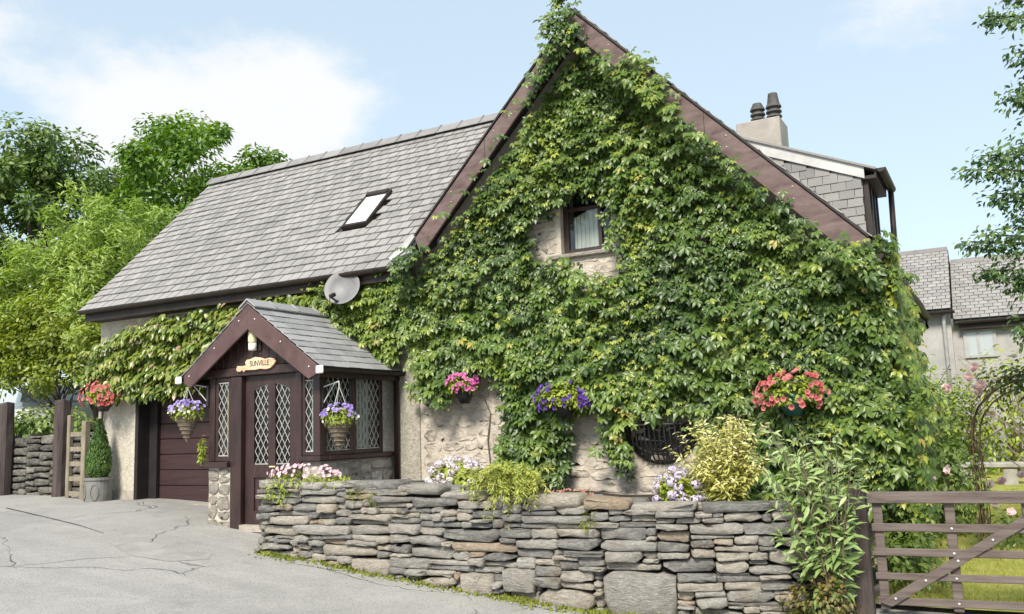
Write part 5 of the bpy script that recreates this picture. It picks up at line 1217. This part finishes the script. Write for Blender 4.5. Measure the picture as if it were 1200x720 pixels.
# ------------------------------------------------------------------ parked car behind the left wall
car = empty('parked_car', (-19.4, 13.4, 1.87), 'white hatchback parked behind the dark rubble wall', 'car')
cx0, cy0, cz0 = -21.45, 12.55, 1.87
prof = [(0, .45, .62), (.15, .35, .80), (.9, .30, .93), (1.15, .30, .97), (1.75, .28, 1.38), (2.5, .28, 1.46), (3.3, .28, 1.40), (3.85, .30, 1.02), (4.05, .36, .92), (4.12, .45, .65)]
V = []; F = []; ns = 10
for (x, zb, zt_) in prof:
    hw = .84 if .1 < x < 4.05 else .74
    for k in range(ns):
        a = k / (ns - 1); 
        pr_ = [(-.92, zb), (-1, zb + .12), (-1, .62), (-.97, .85), (-.80, 1.0), (.80, 1.0), (.97, .85), (1, .62), (1, zb + .12), (.92, zb)][k]
        z = min(pr_[1], zt_) if k not in (4, 5) else zt_
        V.append((cx0 + x, cy0 + .85 + hw * pr_[0] * (1 if z < .95 or zt_ < 1.1 else 1), cz0 + z))
for i in range(len(prof) - 1):
    for k in range(ns): F.append((i * ns + k, i * ns + (k + 1) % ns, (i + 1) * ns + (k + 1) % ns, (i + 1) * ns + k))
F += [tuple(range(ns)), tuple(range((len(prof) - 1) * ns, len(prof) * ns))[::-1]]
MB().add(V, F).build('body', carpaint_m, car)
MB().prism([(cx0 + 1.28, cy0 + .02, cz0 + .96), (cx0 + 1.82, cy0 + .14, cz0 + 1.33), (cx0 + 2.45, cy0 + .15, cz0 + 1.38), (cx0 + 2.45, cy0 + .0, cz0 + .94)], (0, -.02, 0)).build('side_window', carglass_m, car)
MB().prism([(cx0 + 2.53, cy0 + .0, cz0 + .94), (cx0 + 2.53, cy0 + .15, cz0 + 1.38), (cx0 + 3.2, cy0 + .15, cz0 + 1.33), (cx0 + 3.6, cy0 + .02, cz0 + .96)], (0, -.02, 0)).build('side_window', carglass_m, car)
MB().hexa([(cx0 + 1.20, cy0 + .14, cz0 + 1.00), (cx0 + 1.20, cy0 + 1.56, cz0 + 1.00), (cx0 + 1.74, cy0 + 1.46, cz0 + 1.37), (cx0 + 1.74, cy0 + .24, cz0 + 1.37), (cx0 + 1.17, cy0 + .14, cz0 + 1.03), (cx0 + 1.17, cy0 + 1.56, cz0 + 1.03), (cx0 + 1.71, cy0 + 1.46, cz0 + 1.40), (cx0 + 1.71, cy0 + .24, cz0 + 1.40)]).build('windscreen', carglass_m, car)
for wx in (.75, 3.35):
    for wy in (.0, 1.52):
        w_ = empty('wheel', (cx0 + wx, cy0 + wy, cz0)); w_.parent = car; w_.location = Vector((cx0 + wx, cy0 + wy, cz0)) - wl(car)
        t_ = MB().tube([(cx0 + wx, cy0 + wy, cz0 + .30), (cx0 + wx, cy0 + wy + .18, cz0 + .30)], .30, 18).build('tyre', tyre_m, w_)
        MB().tube([(cx0 + wx, cy0 + wy - .01, cz0 + .30), (cx0 + wx, cy0 + wy + .19, cz0 + .30)], .19, 14).build('rim', chain_m, w_)
for wy in (.15, 1.35): MB().box(cx0 - .03, cx0 + .05, cy0 + wy, cy0 + wy + .22, cz0 + .62, cz0 + .76).build('headlight', skyglass_m, car)

car.location = (-20.25, 13.5, 1.87); car.rotation_euler = (0, 0, R(150))     # nose towards the drive

# ------------------------------------------------------------------ trees
def tree(name, base, trunk_h, clumps, leafm, tmpl, lsize, nl, label, tr=.18, cr=.55, droop=.3, upw=.5, ti0=.15, group=None, fork=.45, flat=.8, nlimb=26):
    """tapered trunk, limbs to the clumps and leaves gathered round each clump"""
    e = empty(name, base, label, 'tree', group); b = Vector(base); m = MB()
    cs = np.array(clumps, float); cen = Vector(cs[:, :3].mean(0)); top = b + Vector(((cen.x - b.x) * .6, (cen.y - b.y) * .6, trunk_h))
    m.tube([b - Vector((0, 0, .3)), b.lerp(top, .35) + Vector((.06, 0, 0)), b.lerp(top, .7), top, top.lerp(cen, .8)], [tr * 1.25, tr, tr * .8, tr * .62, tr * .25], 9)
    for q in range(min(nlimb, len(cs))):
        c = Vector(cs[q * len(cs) // min(nlimb, len(cs)), :3]); s_ = b.lerp(top, fork + (1 - fork) * rng.random()); md = s_.lerp(c, .5) + Vector(rng.normal(0, .12, 3)) + Vector((0, 0, .12 * (c - s_).length))
        m.tube([s_, md, c], [tr * .34, tr * .2, tr * .06], 5)
    m.build('trunk', bark_m, e, True)
    per = nl // len(cs); P, N_, T_, TI = [], [], [], []
    for c in cs:
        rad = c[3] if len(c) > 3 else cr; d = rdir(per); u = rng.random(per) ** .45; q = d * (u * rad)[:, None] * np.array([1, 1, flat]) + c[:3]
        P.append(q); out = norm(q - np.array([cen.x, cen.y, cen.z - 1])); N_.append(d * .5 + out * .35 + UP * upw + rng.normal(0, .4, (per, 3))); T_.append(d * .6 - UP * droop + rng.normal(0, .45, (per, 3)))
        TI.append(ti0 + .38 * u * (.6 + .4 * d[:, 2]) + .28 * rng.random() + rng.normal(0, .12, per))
    P, N_, T_, TI = map(np.concatenate, (P, N_, T_, TI)); n = len(P)
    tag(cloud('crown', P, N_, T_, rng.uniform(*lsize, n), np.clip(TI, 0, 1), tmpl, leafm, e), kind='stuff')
    return e
def ell(c, rad, n, r0, r1, lower=-.75, shell=.55, seed=0, wob=.3):
    out = []
    while len(out) < n:
        d = rdir(1)[0]
        if d[2] < lower: continue
        u = (shell + (1 - shell) * rng.random()) * (1 + wob * fn(d[0] * 2 + seed, d[1] * 2, d[2] * 2)); p = np.array(c) + d * np.array(rad) * u; out.append((*p, rng.uniform(r0, r1)))
    return out
tree('oak_tree', (-29.0, 19.0, 2.0), 5.0, ell((-28.6, 18.6, 9.0), (4.2, 3.6, 3.4), 95, .5, .95, seed=2), darktree_m, RHOMB, (.16, .28), 30000, 'dark green broad tree behind the others at the picture edge', .32, group='trees beyond the drive')
tree('ash_tree', (-20.6, 18.6, 2.0), 4.5, ell((-20.8, 18.0, 8.6), (2.9, 2.6, 3.0), 85, .38, .75, seed=5) + ell((-18.3, 18.7, 8.1), (1.5, 1.5, 2.2), 44, .3, .55, seed=9), beech_m, RHOMB, (.13, .23), 30000, 'bright green airy tree rising behind the roof end', .2, group='trees beyond the drive')
tree('willow_tree', (-17.6, 12.9, 1.9), 1.6, ell((-17.3, 12.9, 5.2), (2.1, 1.4, 2.5), 120, .24, .5, lower=-.9, shell=.45, seed=3) + ell((-19.6, 12.6, 4.8), (1.7, 1.3, 2.0), 50, .3, .5, seed=8), willow_m, LANCE, (.11, .19), 30000, 'pale green feathery willow beside the gable end of the roof', .10, droop=-.5, upw=.3, group='trees beyond the drive', fork=.3, nlimb=40)
tree('hazel_bush', (-17.4, 12.1, 1.9), 1.2, ell((-18.9, 11.9, 4.0), (2.7, .8, 1.25), 150, .25, .45, lower=-.9, shell=.25, seed=4) + ell((-15.8, 11.8, 4.0), (1.1, .6, 1.2), 40, .2, .4, seed=6, shell=.3), goldleaf_m, OVATE, (.08, .14), 16000, 'golden green bush arching over the parked car', .045, group='trees beyond the drive', fork=.2)
tag(blob('bramble_bush', (-17.2, 11.25, 2.25), (1.9, .35, .42), 1500, OVATE, bed_m, (.07, .13), None, lower=-.3, shell=.3), 'bright green brambles growing along the top of the rubble wall', 'shrub')
# garden tree at the right edge: boughs reaching into view from a trunk beyond the frame
e = empty('garden_tree', (2.3, 10.6, .2), 'leafy garden tree whose boughs reach in from beyond the gate', 'tree'); m = MB()
m.tube([(2.3, 10.6, -.1), (2.25, 10.55, 1.4), (2.35, 10.6, 3.0), (2.3, 10.5, 5.0), (2.2, 10.4, 6.6)], [.16, .13, .11, .07, .03], 9)
P, N_, T_, TI = [], [], [], []
boughs = []
for (x, y, z, rd) in ((.24, 10.06, 5.98, .13), (.48, 10.27, 5.6, .2), (.40, 10.28, 5.15, .2), (.42, 10.38, 4.66, .24), (-.12, 10.09, 4.40, .13), (.06, 10.21, 4.55, .18), (.16, 10.31, 4.15, .22), (-.20, 10.17, 3.66, .12),
                      (.0, 10.29, 3.72, .18), (.33, 10.45, 3.88, .24), (-.05, 10.33, 3.36, .14), (.22, 10.49, 3.26, .22), (.22, 10.57, 2.75, .2), (.5, 10.3, 6.25, .2), (.6, 10.2, 4.2, .3), (.62, 10.4, 3.4, .3),
                      (.65, 10.3, 5.3, .3), (1.1, 10.2, 6.9, .35), (1.0, 9.9, 4.2, .4), (1.4, 11, 5.8, .5), (3.4, 10.6, 5.4, .7), (2.6, 10.3, 7.0, .6), (3.2, 10, 4.0, .6), (1.2, 10.6, 3.0, .4), (1.1, 10.4, 5.0, .4)):
    boughs.append(((2.3, 10.6, max(2.4, z - .5 - .25 * rng.random())), (x, y, z), rd, int(500 * rd + 60)))
for (a, b, rd, nn) in boughs:
    a, b = Vector(a), Vector(b); md = a.lerp(b, .55) + Vector((0, 0, .16)); pts = [a * (1 - u) ** 2 + md * 2 * u * (1 - u) + b * u * u for u in np.linspace(0, 1, 9)]
    m.tube(pts, [.038 * (1 - .9 * j / 8) + .003 for j in range(9)], 5)
    for q in range(int(nn * 4.2)):
        u = 1 - rng.random() ** 1.15 * .66; p = a * (1 - u) ** 2 + md * 2 * u * (1 - u) + b * u * u; w = rd * (1.25 - .75 * u); o = np.array(rng.normal(0, w * .68, 3)); o[2] -= .04
        P.append(np.array(p) + o); N_.append(UP * .6 + np.array([-.2, -.4, 0]) + rng.normal(0, .45, 3)); T_.append(o * 2 + np.array([-.3, 0, -.5]) + rng.normal(0, .4, 3)); TI.append(.4 + .2 * rng.normal() + .2 * (o[2] > 0))
m.build('trunk', bark_m, e, True); n = len(P)
tag(cloud('crown', P, N_, T_, rng.uniform(.05, .085, n), np.clip(TI, 0, 1), OVATE, righttree_m, e), kind='stuff')

# ------------------------------------------------------------------ back garden
fh = empty('far_house', (-1.0, 28, .5), 'grey rendered house with slate roof standing beyond the garden', 'house')
MB().box(-7, -.98, 26.7, 31, .2, 4.75).build('wall', bgwall_m, fh)
MB().box(-.979, 9, 26.9, 31, .2, 4.45).build('wall', bgwall_m, fh)
def fslab(x0, x1, y0, z0, y1, z1, name):
    o = MB().prism([(x0, y0, z0), (x0, y1, z1), (x0, 2 * y1 - y0, z0), (x0, 2 * y1 - y0, z0 - .1), (x0, y1, z1 - .1), (x0, y0, z0 - .1)], (x1 - x0, 0, 0)).build(name, under_m, fh)
    L = math.hypot(y1 - y0, z1 - z0); u_ = Vector((0, y1 - y0, z1 - z0)) / L; n_ = Vector((0, -(z1 - z0), y1 - y0)) / L
    lay_slates(o, slate_m, (x0, y0 - .03, z0 - .02), (1, 0, 0), u_, n_, x1 - x0, L, .22, .15, lambda p: True, (0, 0, 0), 0, 99); return o
fslab(-7.1, -.93, 26.45, 4.70, 28.6, 6.66, 'roof'); fslab(-.92, 9.1, 26.65, 4.40, 28.75, 6.28, 'roof')
MB().box(-7.0, -.95, 28.5, 28.7, 6.62, 6.74).build('ridge_tiles', ridge_m, fh); MB().box(-.9, 9, 28.65, 28.85, 6.25, 6.36).build('ridge_tiles', ridge_m, fh)
halfgutter('gutter', (-7, 26.38, 4.62), (-.85, 26.38, 4.62), .07, gutter_m, fh); halfgutter('gutter', (-.8, 26.58, 4.32), (9, 26.58, 4.32), .07, gutter_m, fh)
MB().box(-.8, 9, 26.66, 26.70, 4.12, 4.3).build('fascia', gutter_m, fh)
MB().tube([(-1.12, 26.5, 4.6), (-1.15, 26.62, 4.3), (-1.15, 26.62, .5)], .05, 8).build('downpipe', lead_m, fh, True)
wf = MB().box(-.72, -.64, 26.84, 26.9, 3.35, 4.1).box(-.02, .06, 26.84, 26.9, 3.35, 4.1).box(-.64, -.02, 26.84, 26.9, 3.35, 3.42).box(-.64, -.02, 26.84, 26.9, 4.03, 4.1).box(-.40, -.34, 26.84, 26.9, 3.42, 4.03).build('window', bgwall_m, fh)
MB().box(-.64, -.40, 26.86, 26.895, 3.42, 4.03).build('pane', carglass_m, wf); MB().box(-.34, -.02, 26.86, 26.895, 3.42, 4.03).build('pane', carglass_m, wf)
# shrubs and roses along the lawn
for i, (c, rd, n, mt, tm_, sz, lab) in enumerate((
    ((-.85, 14.2, 1.0), (.5, .9, 1.1), 1300, bed_m, OVATE, (.07, .13), 'dark green rose bush against the cottage side wall'),
    ((-1.2, 25.2, 1.5), (.9, .8, 1.5), 2400, bed_m, OVATE, (.09, .15), 'leafy green shrub behind the stone bench'),
    ((2.6, 24.2, 1.1), (1.7, .9, 1.1), 2600, bed_m, OVATE, (.09, .15), 'low rounded green shrub beside the stone bench'),
    ((.2, 24.6, 1.6), (1.6, 1.0, 1.9), 2800, hydleaf_m, OVATE, (.09, .16), 'yellow green shrub at the back of the lawn'),
    ((2.9, 25.3, 2.2), (1.8, 1.0, 2.4), 2800, bed_m, OVATE, (.1, .17), 'tall mixed green shrub below the far house'),
    ((-1.55, 19.5, 1.7), (.6, 1.0, 1.9), 2000, willow_m, OVATE, (.09, .15), 'pale green tall shrub between cottage and far house'),
    ((5.5, 23.5, 2.0), (2.2, 1.2, 2.4), 2600, bed_m, OVATE, (.1, .17), 'broad green shrub at the far garden edge'))):
    e = empty('garden_shrub', (c[0], c[1], c[2] - rd[2]), lab, 'shrub', 'shrubs round the back lawn')
    tag(blob('foliage', c, rd, n, tm_, mt, sz, e, shell=.35, lower=-.95), kind='stuff')
    m = MB()
    for q in range(6): m.tube([(c[0] + rng.normal(0, .08), c[1], c[2] - rd[2] - .1), (c[0] + rng.normal(0, .3), c[1] + rng.normal(0, .2), c[2]), (c[0] + rng.normal(0, .5), c[1], c[2] + rd[2] * .6)], [.03, .02, .008], 5)
    m.build('stems', vine_stem, e)
tw = empty('twiggy_shrub', (1.2, 17.5, .3), 'tangle of bare straw coloured twigs behind the rose arch', 'shrub'); m = MB()
for q in range(130):
    a = (1.05 + rng.normal(0, .15), 17.5 + rng.normal(0, .15), .2); b = (.85 + rng.normal(0, .6), 17.5 + rng.normal(0, .4), rng.uniform(1.2, 2.9)); md = ((a[0] + b[0]) / 2 + rng.normal(0, .25), (a[1] + b[1]) / 2, (a[2] + b[2]) / 2 + .3); m.tube([a, md, b], [.014, .010, .005], 4)
m.build('twigs', palewood_m, tw)
tag(blob('foliage', (1.2, 17.5, 1.3), (.7, .5, .9), 500, OVATE, hydleaf_m, (.07, .11), tw, shell=.3), kind='stuff')
# rose arch
arch_ = empty('rose_arch', (.2, 12.4, .15), 'thin rusty metal rose arch standing on the lawn', 'garden arch')
AXa, AXb, AYa, AYb = -.35, 1.05, 12.2, 12.75
m = MB()
for yy in (AYa, AYb):
    pts = [(AXa, yy, .1), (AXa, yy, 1.55)] + [((AXa + AXb) / 2 - .70 * math.cos(math.pi * j / 12), yy, 1.6 + .68 * math.sin(math.pi * j / 12)) for j in range(13)] + [(AXb, yy, 1.55), (AXb, yy, .1)]
    m.tube(pts, .011, 6)
    pts = [(AXa + .08, yy, .1), (AXa + .08, yy, 1.55)] + [((AXa + AXb) / 2 - .62 * math.cos(math.pi * j / 12), yy, 1.58 + .60 * math.sin(math.pi * j / 12)) for j in range(13)] + [(AXb - .08, yy, 1.55), (AXb - .08, yy, .1)]
    m.tube(pts, .008, 6)
m.build('hoops', rust_m, arch_, True)
m = MB()
for q in range(7):
    for xx in (AXa, AXb): m.tube([(xx, AYa, .25 + q * .2), (xx, AYb, .25 + q * .2)], .007, 5)
for j in range(1, 12): x_ = (AXa + AXb) / 2 - .70 * math.cos(math.pi * j / 12); z_ = 1.6 + .68 * math.sin(math.pi * j / 12); m.tube([(x_, AYa, z_), (x_, AYb, z_)], .007, 5)
m.build('rungs', rust_m, arch_)
rose = empty('climbing_rose', (-.4, 12.3, .15), 'climbing rose with pale pink blooms twined over the arch', 'climbing plant'); m = MB()
for q in range(10):
    u0 = rng.random(); pts = []
    x0 = AXa + rng.normal(0, .06)
    for j in range(14):
        u = j / 13
        if u < .45: p = (x0 + rng.normal(0, .03), rng.uniform(AYa, AYb), .15 + 1.5 * u / .45)
        else: a = math.pi * (u - .45) / .55 * .95; p = ((AXa + AXb) / 2 - .72 * math.cos(a) + rng.normal(0, .04), rng.uniform(AYa, AYb), 1.62 + .70 * math.sin(a) + rng.normal(0, .06))
        pts.append(p)
    m.tube(pts, [.006 - .003 * j / 13 for j in range(14)], 4)
m.build('canes', vine_stem, rose)
tag(blob('foliage', (-.35, 12.4, 1.0), (.22, .3, .8), 200, OVATE, bed_m, (.05, .09), rose, shell=.2), kind='stuff')
tag(blob('arch_foliage', (.5, 12.4, 2.28), (.85, .4, .30), 900, OVATE, righttree_m, (.05, .09), rose, shell=.2), kind='stuff')
blooms('blooms', (.35, 12.3, 2.25), (.95, .4, .32), 16, rose_p, (.10, .14), rose, lower=-.4, tmpl=ROSE)
blooms('low_blooms', (-.2, 12.2, 1.0), (.6, .4, .8), 8, rose_p, (.09, .12), rose, lower=-.6, tmpl=ROSE)
tag(blob('rose_bush', (-.1, 12.9, .42), (.35, .3, .32), 260, OVATE, bed_m, (.05, .09), None, shell=.25), 'low rose bush with dark leaves below the arch', 'shrub')
e = empty('white_rose', (.3, 13.0, .3), 'white rose blooms on thin stems in front of the bench', 'flower'); blooms('blooms', (.25, 13.1, .78), (.5, .3, .3), 9, rose_p, (.11, .15), e, tmpl=ROSE)
MB().tube([(.2, 13.1, .2), (.25, 13.1, .7)], .01, 5).tube([(.3, 13.1, .2), (.45, 13.0, .75)], .01, 5).build('stems', vine_stem, e)
# stone bench
BX = -.38; bn = empty('stone_bench', (BX, 21.5, .3), 'low stone slab bench at the far side of the lawn', 'bench')
MB().box(BX - .8, BX + .75, 21.3, 21.75, .72, .83).build('seat', bench_m, bn, bevel=.02); MB().box(BX - .55, BX - .28, 21.35, 21.7, .25, .719).build('leg', bench_m, bn, bevel=.02); MB().box(BX + .28, BX + .55, 21.35, 21.7, .25, .719).build('leg', bench_m, bn, bevel=.02)
# lawn blades
n = 15000; yy = 9.3 + rng.random(n) ** 1.7 * 11; xx = -1.2 + rng.random(n) * (1.6 + yy * .22); P = np.stack([xx, yy, [lawnz(a, b) - .005 for a, b in zip(xx, yy)]], 1)
tag(cloud('grass', P, rng.normal(0, .5, (n, 3)) + np.array([0, -1, .3]), UP + rng.normal(0, .35, (n, 3)), rng.uniform(.03, .075, n) * (1 + (yy - 9) * .04), np.clip(.5 + .3 * rng.normal(size=n), 0, 1), BLADE, grass_m), kind='stuff')
# low planting behind the gate, along the cottage
tag(blob('gate_border', (-.95, 9.9, .45), (.38, .55, .42), 700, OVATE, bed_m, (.05, .09), None, shell=.25, lower=-.6), kind='stuff')
# surface joint and patch
strip('drive_joint', [(-14.2, 8.75), (-12.6, 8.2), (-11.2, 7.9), (-10.3, 7.65)], [.03, .025, .02, .008], joint_dark, .006)
strip('drive_patch', [(-9.45, 7.35), (-8.9, 7.25), (-8.45, 7.3), (-8.2, 7.5)], [.35, .55, .55, .30], patch_m, .004)
